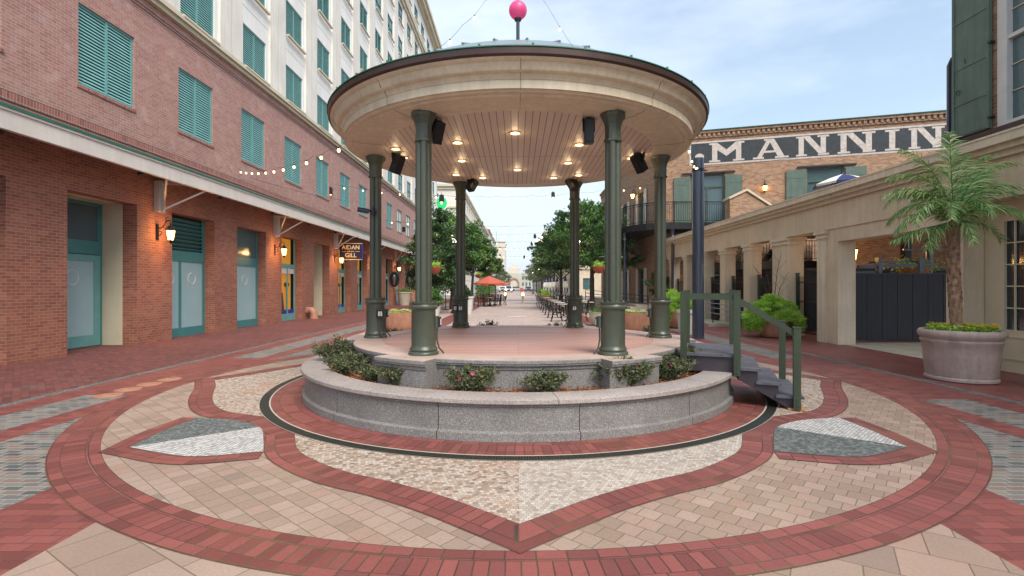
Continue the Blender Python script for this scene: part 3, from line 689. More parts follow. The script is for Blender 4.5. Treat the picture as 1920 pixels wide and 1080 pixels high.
for px, py, w, h, n, fl, lab in ((640,680,.40,.30,900,4,'tall leafy shrub with pink flowers at the left end of the granite planter'),
    (684,698,.36,.24,800,0,'dark shrub in the granite planter left of the front left column'),
    (782,714,.30,.25,600,0,'small rounded shrub in the planter below the front left column'),
    (896,722,.30,.26,600,3,'small shrub with pink flowers left of centre in the granite planter'),
    (1020,726,.28,.20,450,0,'low sparse shrub right of centre in the granite planter'),
    (1146,718,.34,.30,700,3,'shrub with pink flowers in the planter below the front right column'),
    (735,708,.24,.18,350,0,'tiny low shrub left of the front left column'),
    (1215,706,.32,.28,700,2,'shrub with reddish flowers left of the wooden steps landing'),
    (1262,694,.36,.30,800,0,'brownish shrub next to the wooden steps landing')):
    x, y, _ = atZ(px, py, .43); r = math.hypot(x-GC[0], y-GC[1]); r = min(max(r, 2.98), 3.12); shrub(r, math.degrees(math.atan2(y-GC[1], x-GC[0])), w, h, n, fl, lab)
for k, (a, lab) in enumerate(((152,'shrub tips behind the left middle gazebo column'),(103,'low shrub behind the deck right of the rear left column'),(72,'low shrub behind the deck left of the rear right column'),(28,'low shrub with a pink flower behind the wooden steps posts'),(195,'dark twiggy shrub beside the left middle gazebo column'))):
    shrub(3.12 if a != 195 else 3.08, a, .3, .36 if a not in (72,) else .34, 450, 1 if a in (28, 195) else 0, lab)

# ------------------------------------------------------------------ left building: brick base, white floors above
XL = -11.1; PER = 3.72
lb = thing('arcade_building', 'long red brick building with teal louvred windows, pale upper floors and canopy, at left', 'building', (XL, 12.5, 0))
LX, LY = -XL, -12.5
frL = lambda u, v, w: (w, u-12.5, v)        # local to the building: u = Y in the street, v = height, w = towards the street
WY0, WY1 = 4.0, 68.0
ops = [(12.25+PER*k, 14.5+PER*k, 0, 4.11) for k in range(-2, 15)]
wins = [(12.56+PER*k, 14.40+PER*k, 6.84, 8.92) for k in range(-2, 15)]
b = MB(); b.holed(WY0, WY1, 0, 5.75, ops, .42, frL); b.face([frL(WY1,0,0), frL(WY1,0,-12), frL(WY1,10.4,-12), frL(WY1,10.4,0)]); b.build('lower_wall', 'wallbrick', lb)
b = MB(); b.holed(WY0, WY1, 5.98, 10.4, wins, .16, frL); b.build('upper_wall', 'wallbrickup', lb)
b = MB(); b.holed(WY0, WY1, 5.77, 5.965, [], 0, lambda u, v, w: (.012, u-12.5, v)); b.box(-.02, .012, WY0-12.5, WY1-12.5, 5.75, 5.77, 1); b.box(-.02, .012, WY0-12.5, WY1-12.5, 5.965, 5.98, 1); b.build('soldier_course', ['soldier', 'stair'], lb)
b = MB(); b.box(-.1, .03, -.05, 1.89, -.09, -.002); BSI = b.mesh('sill', 'soldier')
b = MB()
for z in (9.92, 10.02): b.tube([(.04, WY0-12.5+q*(WY1-WY0)/12, z-(.02 if q % 2 else 0)) for q in range(13)], .012, 5)
b.build('wall_cable', 'blackmetal', lb)
# pale floors
HT = 34.4
def wall_face(u, v, w): return (w+.06, u-12.5, v)
rows = [10.62, 13.75, 17.0, 20.2, 23.45, 26.65, 30.9]
up = []
for ri, z in enumerate(rows):
    for k in range(-1, 15):
        y0 = 12.56+PER*k; hgt = 1.74 if ri < 6 else 1.4
        far_vis = (z-EYE) < .61*(y0+1.84+PER)
        if far_vis: up.append((y0, y0+1.84, z, z+hgt, ri, k))
b = MB(); b.holed(WY0, WY1, 10.4, HT, up, .18, wall_face); b.face([wall_face(WY1,10.4,0), wall_face(WY1,10.4,-14), wall_face(WY1,HT,-14), wall_face(WY1,HT,0)])
b.face([wall_face(WY0,HT,0), wall_face(WY1,HT,0), wall_face(WY1,HT,-14), wall_face(WY0,HT,-14)])
b.build('pale_wall', 'whitewall', lb)
b = MB()
for k in range(-2, 15):
    y0 = 14.40+PER*k+.22-12.5; b.box(.061, .15, y0, y0+PER-1.84-.44, 10.62, 28.7)
b.build('pilasters', 'whitewarm', lb)
b = MB()
for ri, z in enumerate(rows[:6]):
    b.box(.055, .064, WY0-12.5, WY1-12.5, z+2.45, z+2.475)
for k in range(-2, 15): b.box(.055, .153, 14.40+PER*k+.92-12.5, 14.40+PER*k+.94-12.5, 10.7, 28.6)
b.build('panel_joints', 'concrete', lb)
b = MB(); b.box(-.1, .13, WY0-12.5, WY1-12.49, 10.28, 10.42); b.box(-.1, .22, WY0-12.5, WY1-12.48, 10.42, 10.54); b.box(-.1, .17, WY0-12.5, WY1-12.47, 10.54, 10.62)
b.build('string_course', 'cream', lb)
b = MB(); b.box(0, .28, WY0-12.5, WY1-12.4, 28.75, 29.1); b.box(0, .42, WY0-12.5, WY1-12.3, 29.1, 29.35); b.box(0, .25, WY0-12.5, WY1-12.42, 29.9, 30.05)
b.box(0, .35, WY0-12.5, WY1-12.35, 33.2, 33.5); b.box(0, .7, WY0-12.5, WY1-12.0, 33.5, 34.0); b.box(0, .9, WY0-12.5, WY1-11.8, 34.0, 34.45)
b.build('cornice', 'cream', lb)
# louvred windows
def louvre_win(h, name='louvred_window'):
    b = MB(); w = 1.84; t = .06
    b.box(-.12,-.05, 0, t, 0, h); b.box(-.12,-.05, w-t, w, 0, h); b.box(-.12,-.05, t, w-t, 0, t); b.box(-.12,-.05, t, w-t, h-t, h); b.box(-.12,-.045, w/2-.035, w/2+.035, t, h-t)
    fr_ = b.mesh(name, 'teal')
    b = MB(); nn = int((h-2*t)/.082)
    for s0, s1 in ((t, w/2-.035), (w/2+.035, w-t)):
        for q in range(nn):
            z = t+(h-2*t)*(q+.5)/nn; b.face([(-.06,s0,z-.012),(-.06,s1,z-.012),(-.082,s1,z+.032),(-.082,s0,z+.032)]); b.face([(-.06,s0,z-.012),(-.06,s1,z-.012),(-.062,s1,z-.026),(-.062,s0,z-.026)])
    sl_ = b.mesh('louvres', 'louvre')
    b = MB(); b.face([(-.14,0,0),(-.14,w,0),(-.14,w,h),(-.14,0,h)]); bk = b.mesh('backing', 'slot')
    return fr_, sl_, bk
def put(mesh, parent, loc, name=None):
    o = bpy.data.objects.new(name or mesh.name, mesh); C.objects.link(o); o.parent = parent; o.location = loc; return o
LW = louvre_win(2.08); LU = louvre_win(1.74)
b = MB(); w = 1.84; b.face([(-.1,0,0),(-.1,w,0),(-.1,w,2.08),(-.1,0,2.08)]); b.box(-.1,-.04,0,.05,0,2.08,1); b.box(-.1,-.04,w-.05,w,0,2.08,1); b.box(-.1,-.04,w/2-.02,w/2+.02,0,2.08,1); b.box(-.1,-.04,.05,w-.05,2.03,2.08,1); b.box(-.1,-.04,.05,w-.05,1.0,1.04,1)
GW = b.mesh('glass_window', ['whitepot', 'tealdark'])
for k, (y0, y1, z0, z1) in enumerate(wins):
    if k-2 in (9, 10, 11): put(BSI, put(GW, lb, (0, y0-12.5, z0)), (0,0,0)); continue
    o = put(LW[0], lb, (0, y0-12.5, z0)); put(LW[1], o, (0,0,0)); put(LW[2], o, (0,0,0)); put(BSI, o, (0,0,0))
b = MB(); b.face([(-.08,0,0),(-.08,w,0),(-.08,w,1.74),(-.08,0,1.74)]); b.box(-.09,-.03,0,.05,0,1.74,1); b.box(-.09,-.03,w-.05,w,0,1.74,1); b.box(-.09,-.03,w/2-.025,w/2+.025,0,1.74,1); b.box(-.09,-.03,.05,w-.05,.85,.9,1); b.box(-.09,-.03,.05,w-.05,1.69,1.74,1); b.box(-.09,-.03,.05,w-.05,0,.05,1)
DG = b.mesh('glass_window', ['greyglass', 'tealdark'])
b = MB(); b.box(.0, .12, -.06, w+.06, -.08, 0); SI = b.mesh('sill', 'cream')
for y0, y1, z0, z1, ri, k in up:
    if ri >= 4 or (ri == 3 and k > 9) or k >= 9:
        o = put(DG, lb, (.06, y0-12.5, z0))
        if ri == 6: o.scale.z = 1.4/1.74
    else:
        o = put(LU[0], lb, (.06, y0-12.5, z0)); put(LU[1], o, (0,0,0)); put(LU[2], o, (0,0,0))
    put(SI, o, (.06, 0, 0))
# canopy with struts
b = MB(); CX = 1.0
b.box(CX-.08, CX, 2-12.5, 66-12.5, 4.82, 5.22); b.box(CX-.1, CX+.03, 2-12.5, 66-12.5, 5.20, 5.25); b.box(CX-.12, CX-.08, 2-12.5, 66-12.5, 4.82, 4.86)
b.build('canopy_fascia', 'fascia', lb)
b = MB(); b.box(CX-.02, CX+.05, 2-12.5, 66-12.5, 5.25, 5.31)
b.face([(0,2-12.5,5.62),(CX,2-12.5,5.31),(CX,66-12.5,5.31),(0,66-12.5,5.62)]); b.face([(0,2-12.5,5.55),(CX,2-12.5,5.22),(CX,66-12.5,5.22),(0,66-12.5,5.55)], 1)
b.build('canopy_roof', ['roofgreen', 'stair'], lb)
for n_ in range(-1, 7):
    y = 15.3+7.44*n_-12.5; b = MB()
    b.box(.0, .16, y-.12, y+.12, 4.0, 4.95); b.box(.16, .22, y-.06, y+.06, 4.0, 4.95)
    b.bar((.2, y, 4.08), (CX-.1, y-.85, 4.83), .05); b.bar((.2, y, 4.08), (CX-.1, y+.95, 4.83), .05); b.bar((.1, y, 4.9), (CX-.05, y, 4.86), .08)
    b.build('canopy_strut', 'fascia', lb)
b = MB(); yy = 6.4
while yy < 64:
    b.tube([(CX-.25, yy-12.5, 4.93), (CX-.38, yy-12.5-.12, 4.80)], .05, 8); yy += 3.72
b.build('canopy_spots', 'black', lb)
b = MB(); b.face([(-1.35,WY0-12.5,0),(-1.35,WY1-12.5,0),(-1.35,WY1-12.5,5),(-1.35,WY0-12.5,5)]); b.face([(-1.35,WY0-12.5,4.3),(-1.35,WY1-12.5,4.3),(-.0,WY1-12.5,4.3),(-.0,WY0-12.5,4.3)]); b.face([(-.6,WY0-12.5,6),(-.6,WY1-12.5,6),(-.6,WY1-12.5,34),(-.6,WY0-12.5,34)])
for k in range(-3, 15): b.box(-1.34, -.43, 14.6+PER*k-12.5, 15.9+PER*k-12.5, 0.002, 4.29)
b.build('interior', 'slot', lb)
# shop openings
DX = -.36
def rect(bm, y0, y1, z0, z1, x=DX, mi=0, t=.05): bm.box(x-t, x, y0-12.5, y1-12.5, z0, z1, mi)
ringmesh = None
for k in range(-2, 15):
    y0, y1 = 12.25+PER*k, 14.5+PER*k; H = 4.11
    kind = {-2:'frost2', -1:'frost2', 0:'door', 1:'louv', 2:'frost1', 3:'shop', 4:'niche', 5:'shop', 6:'shop2', 7:'niche', 8:'shop', 9:'frost1', 10:'shop', 11:'niche'}.get(k, 'frost1')
    if kind == 'door':
        X_ = -1.0; b = MB(); b.box(X_, -.421, y1-12.5-.02, y1-12.5+.02, 0, H); b.box(X_, -.421, y0-12.5-.02, y0-12.5+.02, 0, H); b.box(X_, -.421, y0-12.47, y1-12.53, H-.02, H+.02)
        b.build('plaster_reveal', 'cream', lb)
        b = MB(); rect(b, y0+.02, y1-.02, 2.62, 3.0, X_); rect(b, y0+.02, y0+.35, 0, 2.62, X_); rect(b, y1-.1, y1-.02, 0, 2.62, X_); rect(b, y1-.18, y1-.02, 3.0, H, X_); rect(b, y0+.02, y0+.1, 3.0, H, X_); rect(b, y0+.1, y1-.18, 4.0, H, X_)
        fr_ = b.build('door_frame', 'tealdark', lb)
        b = MB(); rect(b, y0+.1, y1-.18, 3.0, 4.0, X_-.02); b.build('transom', 'greyglass', fr_)
        b = MB(); X2 = X_+.02
        rect(b, y0+.36, y0+.55, .02, 2.6, X2); rect(b, y1-.32, y1-.12, .02, 2.6, X2); rect(b, y0+.55, y1-.32, 2.42, 2.6, X2); rect(b, y0+.55, y1-.32, .02, .34, X2)
        dr = b.build('door', 'teal', lb)
        b = MB(); rect(b, y0+.55, y1-.32, .34, 2.42, X2-.02, 0, .02); b.build('frosted_pane', 'frost', dr)
        b = MB(); b.tube([(X2+.05, y0+.45-12.5, 1.0), (X2+.05, y0+.45-12.5, 1.35)], .018, 8); b.bar((X2,y0+.45-12.5,1.03),(X2+.05,y0+.45-12.5,1.03),.02); b.bar((X2,y0+.45-12.5,1.32),(X2+.05,y0+.45-12.5,1.32),.02); b.build('handle', 'steel', dr)
        e = MB(); cy, cz = (y0+.55+y1-.32)/2-12.5, 1.95
        e.tube([(X2-.017, cy+.2*math.cos(2*PI*i/20), cz+.2*math.sin(2*PI*i/20)) for i in range(21)], .014, 5); e.build('etched_ring', 'whitepot', dr)
    elif kind == 'niche':
        b = MB(); b.box(-1.2, -.421, y1-12.5-.02, y1-12.5+.02, 0, H); b.box(-1.22, -1.2, y0-12.5, y1-12.5, 0, H); b.box(-1.2, -.421, y0-12.52, y0-12.48, 0, H); b.box(-1.2,-.421,y0-12.47,y1-12.53,H-.02,H+.02)
        b.build('plaster_niche', 'cream', lb)
    elif kind in ('louv', 'frost1', 'frost2'):
        b = MB(); rect(b, y0, y1, .002, .30); rect(b, y0, y0+.09, .30, H); rect(b, y1-.12, y1, .30, H); rect(b, y0+.09, y1-.12, 2.56, 2.92); 
        if kind != 'frost1': rect(b, (y0+y1)/2-.05-.2, (y0+y1)/2+.05-.2, .30, 2.56)
        else: rect(b, y0+.09, y0+.3, .3, 2.56)
        fr_ = b.build('window_frame', 'tealdark', lb)
        b = MB(); rect(b, y0+.09, y1-.12, .3, 2.56, DX-.03, 0, .02); b.build('frosted_pane', 'frost', fr_)
        e = MB()
        for cy in ((y0+.45, y1-.7) if kind != 'frost1' else ((y0+y1)/2+.1,)):
            e.tube([(DX-.024, cy-12.5+.2*math.cos(2*PI*i/20), 1.98+.2*math.sin(2*PI*i/20)) for i in range(21)], .013, 5)
        e.build('etched_ring', 'whitepot', fr_)
        if kind == 'louv':
            b = MB(); rect(b, y0+.09, y1-.12, 2.92, H, DX-.12, 1, .02)
            for q in range(8):
                z = 2.98+q*.14; b.obox((DX-.07, (y0+y1)/2-12.515, z), (.045, 0, .035), (0, (y1-y0-.21)/2, 0), (.006, 0, -.008))
            b.build('vent_louvres', ['tealdark', 'slot'], fr_)
        else:
            b = MB(); rect(b, y0+.09, y1-.12, 2.92, H, DX-.03, 0, .02); b.build('transom', 'greyglass', fr_)
    else:
        b = MB(); rect(b, y0, y1, .002, .35); rect(b, y0, y0+.08, .35, H); rect(b, y1-.1, y1, .35, H); rect(b, y0+.08, y1-.1, 2.62, 2.82); rect(b, (y0+y1)/2+.25, (y0+y1)/2+.32, .35, 2.62)
        fr_ = b.build('window_frame', 'teal', lb)
        b = MB(); rect(b, y0+.08, y1-.1, .35, H, DX-.2, 0, .02); rect(b, y0+.08, y1-.1, 2.35, 2.6, DX-.03, 1, .01); rect(b, y0+.08, y1-.1, .35, .55, DX-.03, 2, .01)
        b.box(DX-.17, DX-.1, y0+.3-12.5, y0+.5-12.5, .4, 1.3, 3); b.tube([(DX-.1, y0+1.0-12.5, .4), (DX-.1, y0+1.0-12.5, 1.4)], .12, 10, 3, r1=.04); b.tube([(DX-.1, y0+1.5-12.5, .4), (DX-.1, y0+1.5-12.5, 1.7)], .03, 8, 3); b.ball((DX-.1, y0+1.5-12.5, 1.8), .13, 6, 3)
        b.build('display', ['gold', 'whitepot', 'signblue', 'stair'], fr_)

# wall lanterns, one under every second canopy strut
LANL = ['frame edge', 'nearest', 'second nearest', 'third', 'fourth', 'fifth', 'sixth']
def wall_lantern(loc, rz, lab, grp, e=38, sc=1):
    t = thing('wall_lantern', lab, 'lantern', loc, rz, grp)      # local +x away from the wall, origin on the wall at the top of the arm
    b = MB(); b.box(0, .03, -.05, .05, -.42, .08)
    b.tube([(.02,0,-.25),(.10,0,-.27),(.15,0,-.20),(.12,0,-.14),(.08,0,-.16)], .011, 6); b.tube([(.02,0,-.02),(.12,0,-.06),(.2,0,.02),(.28,0,.16),(.38,0,.20),(.44,0,.14),(.43,0,.08)], .014, 6)
    b.tube([(.18,0,.0),(.24,0,-.06),(.30,0,-.02),(.28,0,.04)], .010, 6); b.tube([(.30,0,.19),(.26,0,.26),(.32,0,.29),(.36,0,.25)], .009, 6); b.build('bracket', 'blackmetal', t)
    b = MB(); b.lathe([(0,.09),(.02,.08),(.022,.04),(.06,.02),(.10,-.04),(.165,-.10),(.165,-.125),(.14,-.13)], (.43,0), 6, smooth=False)
    for k in range(6):
        a = R(60*k); b.bar((.43+.14*math.cos(a), .14*math.sin(a), -.125), (.43+.085*math.cos(a), .085*math.sin(a), -.42), .014)
    b.lathe([(.09,-.41),(.095,-.425),(.06,-.45),(.03,-.50),(.012,-.53),(0,-.54)], (.43,0), 6, smooth=False); bd = b.build('body', 'black', t)
    b = MB(); b.lathe([(.132,-.13),(.08,-.415)], (.43,0), 6, smooth=False); b.lathe([(0,-.13),(.132,-.13)], (.43,0), 6, smooth=False); b.build('glass', 'lamp', bd)
    light('lantern_glow', (.43, 0, -.3), e, parent=t, r=.12)
    return t
for n_, lab in enumerate(['glowing black wall lantern between the teal door and the frosted double window', 'glowing black wall lantern between the narrow frosted window and the yellow shop window', 'glowing black wall lantern just below the hanging navy sign', 'glowing black wall lantern seen between the left gazebo columns, near the sidewalk pot', 'small glowing wall lantern far along the brick arcade beyond the sidewalk pot', 'farthest glowing wall lantern at the end of the brick arcade']):
    wall_lantern((XL, 15.3+7.44*n_, 3.55), 0, lab, 'lanterns on the brick arcade piers', 260)

# hanging sign facing down the street
def text(s, size, name, mat, parent, fr, depth=.01, align='CENTER', sx=1):
    cu = bpy.data.curves.new(name, 'FONT'); cu.body = s; cu.size = size; cu.extrude = depth; cu.align_x = align; cu.align_y = 'CENTER'; cu.offset = size*.004
    o = bpy.data.objects.new(name, cu); C.objects.link(o); bpy.context.view_layer.update()
    me = bpy.data.meshes.new_from_object(o.evaluated_get(bpy.context.evaluated_depsgraph_get())); bpy.data.objects.remove(o)
    me.materials.clear(); me.materials.append(M[mat]); o = bpy.data.objects.new(name, me); C.objects.link(o); o.parent = parent
    o.matrix_local = fr @ Matrix.Diagonal((sx, 1, 1, 1)); return o
sg = thing('hanging_sign', 'navy hanging sign with cream lettering AIDAN GILL under the left canopy', 'sign', (-10.33, 31, 4.37))
b = MB(); b.box(-.72,.66,-.04,.04,-.97,0,0); b.box(-.74,.68,-.05,.05,0,.03,1); b.box(-.74,.68,-.05,.05,-1.0,-.97,1); b.box(.66,.69,-.05,.05,-.97,0,2)
b.build('panel', ['signnavy', 'goldpaint', 'signblue'], sg)
b = MB(); b.bar((-.5,0,.03),(-.5,0,.5),.02); b.bar((.4,0,.03),(.4,0,.5),.02); b.build('hanger', 'blackmetal', sg)
RX = Matrix.Rotation(R(90), 4, 'X')
def T(x, y, z): return Matrix.Translation((x, y, z)) @ RX
text('AIDAN', .36, 'lettering', 'goldpaint', sg, T(-.03,-.045,-.24)); text('GILL', .36, 'lettering', 'goldpaint', sg, T(-.03,-.045,-.73)); text('FOR MEN', .10, 'lettering', 'goldpaint', sg, T(-.03,-.045,-.485), .005)
b = MB(); b.box(-.6,-.32,-.052,-.042,-.495,-.475); b.box(.26,.54,-.052,-.042,-.495,-.475); b.build('dash', 'goldpaint', sg)

# small things along the left wall
x, y, _ = atZ(585, 597, 0)
t = thing('clay_elbow_pipe', 'terracotta elbow pipe standing against the brick pier below the canopy', 'pipe', (-10.85, 26.2, 0))
b = MB(); b.tube([(-.25,.0,.36),(-.15,0,.48),(0,0,.46),(.12,0,.32),(.14,0,.1),(.14,0,0)], .16, 14, r1=.2); b.lathe([(.2,0),(.23,0),(.23,.05),(.2,.05)], (.14,0), 16); b.build('pipe', 'terra', t)
for k, (py_, lab) in enumerate(((44.2, 'black oval wall display on the brick arcade behind the sidewalk pot'), (50.5, 'second black oval wall display farther along the brick arcade'))):
    t = thing('oval_wall_display', lab, 'wall display', (-10.9, py_, 2.35), 0, 'black oval displays on the brick arcade')
    b = MB(); b.lathe([(0,-.05),(.55,-.05),(.6,0),(.55,.05),(0,.05)], n=24); o = b.build('frame', 'black', t); o.rotation_euler = (R(90),0,0); o.scale = (.75,1.15,1)
    b = MB(); b.ball((0,-.1,.25), .12, 7, sz=1.3); b.tube([(0,-.1,.15),(0,-.1,0),(0,-.1,-.5)], .2, 10, r1=.05); b.build('bust', 'steel', t)

# ------------------------------------------------------------------ second building across the side street, left
def far_block(name, lab, x0, x1, y0, y1, H, side, rws, mat='whitewarm', per=4.2, wmat='greyglass', front=True, z0=0, cat='building'):
    """side: +1 street face at x1 (left of street), -1 street face at x0"""
    t = thing(name, lab, cat, ((x0+x1)/2, (y0+y1)/2, z0)); cx, cy = (x0+x1)/2, (y0+y1)/2
    xs = (x1 if side > 0 else x0)-cx
    frS = lambda u, v, w: (xs+side*w, u-cy, v); frF = lambda u, v, w: (u-cx, y0-cy-w, v)
    hs = [(y, y+per*.42, z, z+1.9) for z in rws for y in np.arange(y0+1.6, y1-2.5, per)]
    hf = [(x, x+per*.42, z, z+1.9) for z in rws for x in np.arange(x0+1.6, x1-2.5, per)]
    b = MB(); b.holed(y0, y1, 0, H, hs, .2, frS); b.holed(x0, x1, 0, H, hf if front else [], .2, frF)
    xo = -xs; b.face([(xo,y0-cy,0),(xo,y1-cy,0),(xo,y1-cy,H),(xo,y0-cy,H)]); b.face([(x0-cx,y1-cy,0),(x1-cx,y1-cy,0),(x1-cx,y1-cy,H),(x0-cx,y1-cy,H)]); b.face([(x0-cx,y0-cy,H-.01),(x1-cx,y0-cy,H-.01),(x1-cx,y1-cy,H-.01),(x0-cx,y1-cy,H-.01)])
    b.build('wall', mat, t)
    b = MB()
    for z, d, hh in ((H-.5, .6, .5), (H-1.0, .3, .5), (H-4.6, .25, .3), (4.6, .2, .35)):
        b.box(x0-cx-d, x1-cx+d, y0-cy-d, y1-cy+d, z, z+hh)
    b.build('cornice', 'cream', t)
    alls = [(h, frS) for h in hs]+([(h, frF) for h in hf] if front else [])
    alls = sorted(alls, key=lambda q: q[0][0] if q[1] is frS else y0)[:60]
    for h, fr_ in alls:
        b = MB(); a, c, d, e = h; b.face([fr_(a,d,-.15), fr_(c,d,-.15), fr_(c,e,-.15), fr_(a,e,-.15)]); m_ = (a+c)/2
        q = MB(); q.face([fr_(m_-.04,d,-.1), fr_(m_+.04,d,-.1), fr_(m_+.04,e,-.1), fr_(m_-.04,e,-.1)]); q.face([fr_(a,(d+e)/2-.04,-.1), fr_(c,(d+e)/2-.04,-.1), fr_(c,(d+e)/2+.04,-.1), fr_(a,(d+e)/2+.04,-.1)])
        o = b.build('window', wmat, t); q.build('glazing_bars', 'tealdark', o)
    return t
nb = far_block('stone_building', 'pale stone building with cornice beyond the trees on the left of the street', -45, -11.1, 96, 190, 21.5, 1, (1.2, 5.6, 9.2, 12.8, 17.8), 'whitewarm', 4.4)
far_block('stone_building', 'taller pale stone building stepping up behind the first along the left of the street', -45, -11.3, 192, 260, 24.5, 1, (6, 10, 14, 18), 'whitewarm', 5)
tw = far_block('tower_block', 'distant tan tower block with antennas on the left beyond the trees', -19, -9.3, 400, 430, 38, 1, (8, 14, 20, 26, 32), 'stonefar', 3.2)
b = MB(); b.tube([(-3,0,38),(-3,0,48)], .18, 5); b.tube([(-1,2,38),(-1,2,43)], .15, 5); b.build('antenna', 'steel', tw)
far_block('tower_block', 'distant tan block left of the tower, mostly hidden by the trees', -34, -19.5, 390, 425, 33, 1, (8, 14, 20, 26), 'stonefar', 3.4)
for a in (dict(l='distant pale stepped building on the right of the street', x=(9.4, 30), y=(165, 215), H=20), dict(l='lower pale building farther down the right of the street', x=(9.6, 30), y=(217, 290), H=16.5), dict(l='brick and stucco building beyond the right street trees', x=(9.6, 34), y=(84, 160), H=10.5)):
    far_block('street_building', a['l'], a['x'][0], a['x'][1], a['y'][0], a['y'][1], a['H'], -1, (1.2, 5.2, 9.2, 13) if a['H'] > 14 else (1.2, 5.2), 'stonefar' if a['H'] > 14 else 'stucco', 4.6)
# domed arch building closing the street
t = thing('arch_building', 'far pale building with a brick arch at the end of the street', 'building', (-.5, 330, 0)); t.scale = (.72, 1, .8)
b = MB(); fr_ = lambda u, v, w: (u, -w, v)
b.holed(-22, 22, 0, 13, [(-4.6, 1.2, 0, 5.5)], 1.2, fr_); b.box(-22, 22, 1.3, 20, 0, 13); b.build('wall', 'stonegreen', t)
b = MB(); b.box(-7, 4, 3, 18, 13, 17.5); b.box(-4.5, 1.5, 5, 16, 17.5, 20); b.build('tower', 'stonefar', t)
b = MB()
for k in range(12):
    a0, a1 = PI*k/12, PI*(k+1)/12
    b.prism([(-1.7+r*math.cos(a), 4.6+r*math.sin(a)) for r, a in ((3.4,a0),(4.6,a0),(4.6,a1),(3.4,a1))], .05, .5, 0, fr_)
b.box(-6.3,-5.1,-.5,0,0,4.6); b.box(1.7,2.9,-.5,0,0,4.6); b.build('arch', 'terra', t)
b = MB(); b.prism([(-1.7+3.4*math.cos(PI*k/12), 4.6+3.4*math.sin(PI*k/12)) for k in range(13)], -.2, .02, 0, fr_); b.box(-5.1,1.7,-.02,.2,0,4.6); b.build('arch_infill', 'stonefar', t)
b = MB()
for x_ in np.arange(-20, 20, 3.2):
    if not -6 < x_ < 3: b.box(x_, x_+1.5, -.03, 0, 7.5, 10.5); b.box(x_, x_+1.5, -.03, 0, 2.5, 5.5)
b.build('windows', 'greyglass', t)
# green neon sign on the corner of the stone building
t = thing('neon_sign', 'round green neon sign with white tube outline on the corner stone building', 'sign', at(828, 381, 92)); t.scale = (.52,.52,.6)
b = MB(); b.lathe([(0,-.2),(2.0,-.2),(2.05,0),(0,0)], n=32, smooth=False); o = b.build('disc', 'neon', t); o.rotation_euler.x = R(90)
b = MB(); b.tube([(2.1*math.cos(2*PI*k/32), -.25, 2.1*math.sin(2*PI*k/32)) for k in range(33)], .1, 6)
b.tube([(-1.4,-.25,-1.7),(-1.4,-.25,-7)], .09, 5); b.tube([(1.4,-.25,-1.7),(1.4,-.25,-7)], .09, 5); b.tube([(0,-.25,-2.1),(0,-.25,-7)], .07, 5); b.build('tubes', 'neonw', t)
b = MB(); b.tube([(-.6,-.1,-.9),(.3,-.1,-.7),(.9,-.1,0),(.5,-.1,.9),(-.1,-.1,1.2)], .18, 6); b.tube([(-.9,-.1,.1),(-.2,-.1,.4),(.3,-.1,.1),(.1,-.1,-.4),(-.7,-.1,-.3)], .2, 6); b.build('emblem', 'neonw', t).scale = (.45,1,.45)
b = MB(); b.box(-.3,.3,.05,4,-8,1.5); b.build('mount', 'pole', t)

# ------------------------------------------------------------------ right: stucco arcade
XR = 9.38
ar = thing('stucco_arcade', 'tan stucco arcade with square pillars and moulded gutter along the right side', 'arcade', (XR, 16, 0))
AY0, AY1 = -3, 33
b = MB(); Lf = lambda y: y-16
b.box(.0, .55, Lf(AY0), Lf(AY1), 3.42, 4.19); b.build('entablature', 'stucco', ar)
b = MB(); b.box(-.10, .58, Lf(AY0), Lf(AY1+.05), 4.19, 4.30); b.box(-.22, .58, Lf(AY0), Lf(AY1+.1), 4.30, 4.40); b.box(-.34, .58, Lf(AY0), Lf(AY1+.12), 4.40, 4.56); b.box(-.36, .58, Lf(AY0), Lf(AY1+.12), 4.56, 4.60)
b.build('gutter_moulding', 'stuccolight', ar)
b = MB(); b.prism([(-.3, 4.602), (1.2, 4.75), (1.2, 4.68), (-.3, 4.601)], Lf(AY0), Lf(AY1), 0, lambda u, v, w: (u, w, v)); b.build('roof', 'gutter', ar)
def pillar(y1, w, d):
    y0 = y1-w; b = MB()
    b.box(.02, d, Lf(y0), Lf(y1), 0, 3.17); b.box(.0, d+.02, Lf(y0)-.02, Lf(y1)+.02, 0, .22)
    c = b.build('pillar', 'stucco', ar)
    b = MB(); b.box(-.02, d+.04, Lf(y0)-.04, Lf(y1)+.04, 3.17, 3.24); b.box(-.05, d+.07, Lf(y0)-.07, Lf(y1)+.07, 3.31, 3.42); b.box(.0, d+.02, Lf(y0)-.02, Lf(y1)+.02, 3.24, 3.31); b.build('capital', 'stuccolight', c)
for y1, w in ((25.35, .55), (28.0, .55), (22.95, .55), (20.57, .55), (30.6, .55)): pillar(y1, w, .5)
pillar(18.25, 1.0, .6); pillar(10.86, .42, .45); pillar(-.2, .6, .5)
b = MB(); b.box(.04, .56, Lf(14.55), Lf(15.08), 0, 3.42); b.box(.04, .56, Lf(10.87), Lf(14.55), 3.03, 3.42); b.build('wide_pier', 'stucco', ar)
b = MB(); b.box(-.02, .3, Lf(15.05), Lf(15.47), 0, 3.17); b.box(-.06, .34, Lf(15.01), Lf(15.51), 3.17, 3.24); b.box(-.09, .37, Lf(14.98), Lf(15.54), 3.3, 3.4); b.box(-.04, .32, Lf(15.03), Lf(15.49), 3.24, 3.3); b.build('pilaster', 'stuccolight', ar)
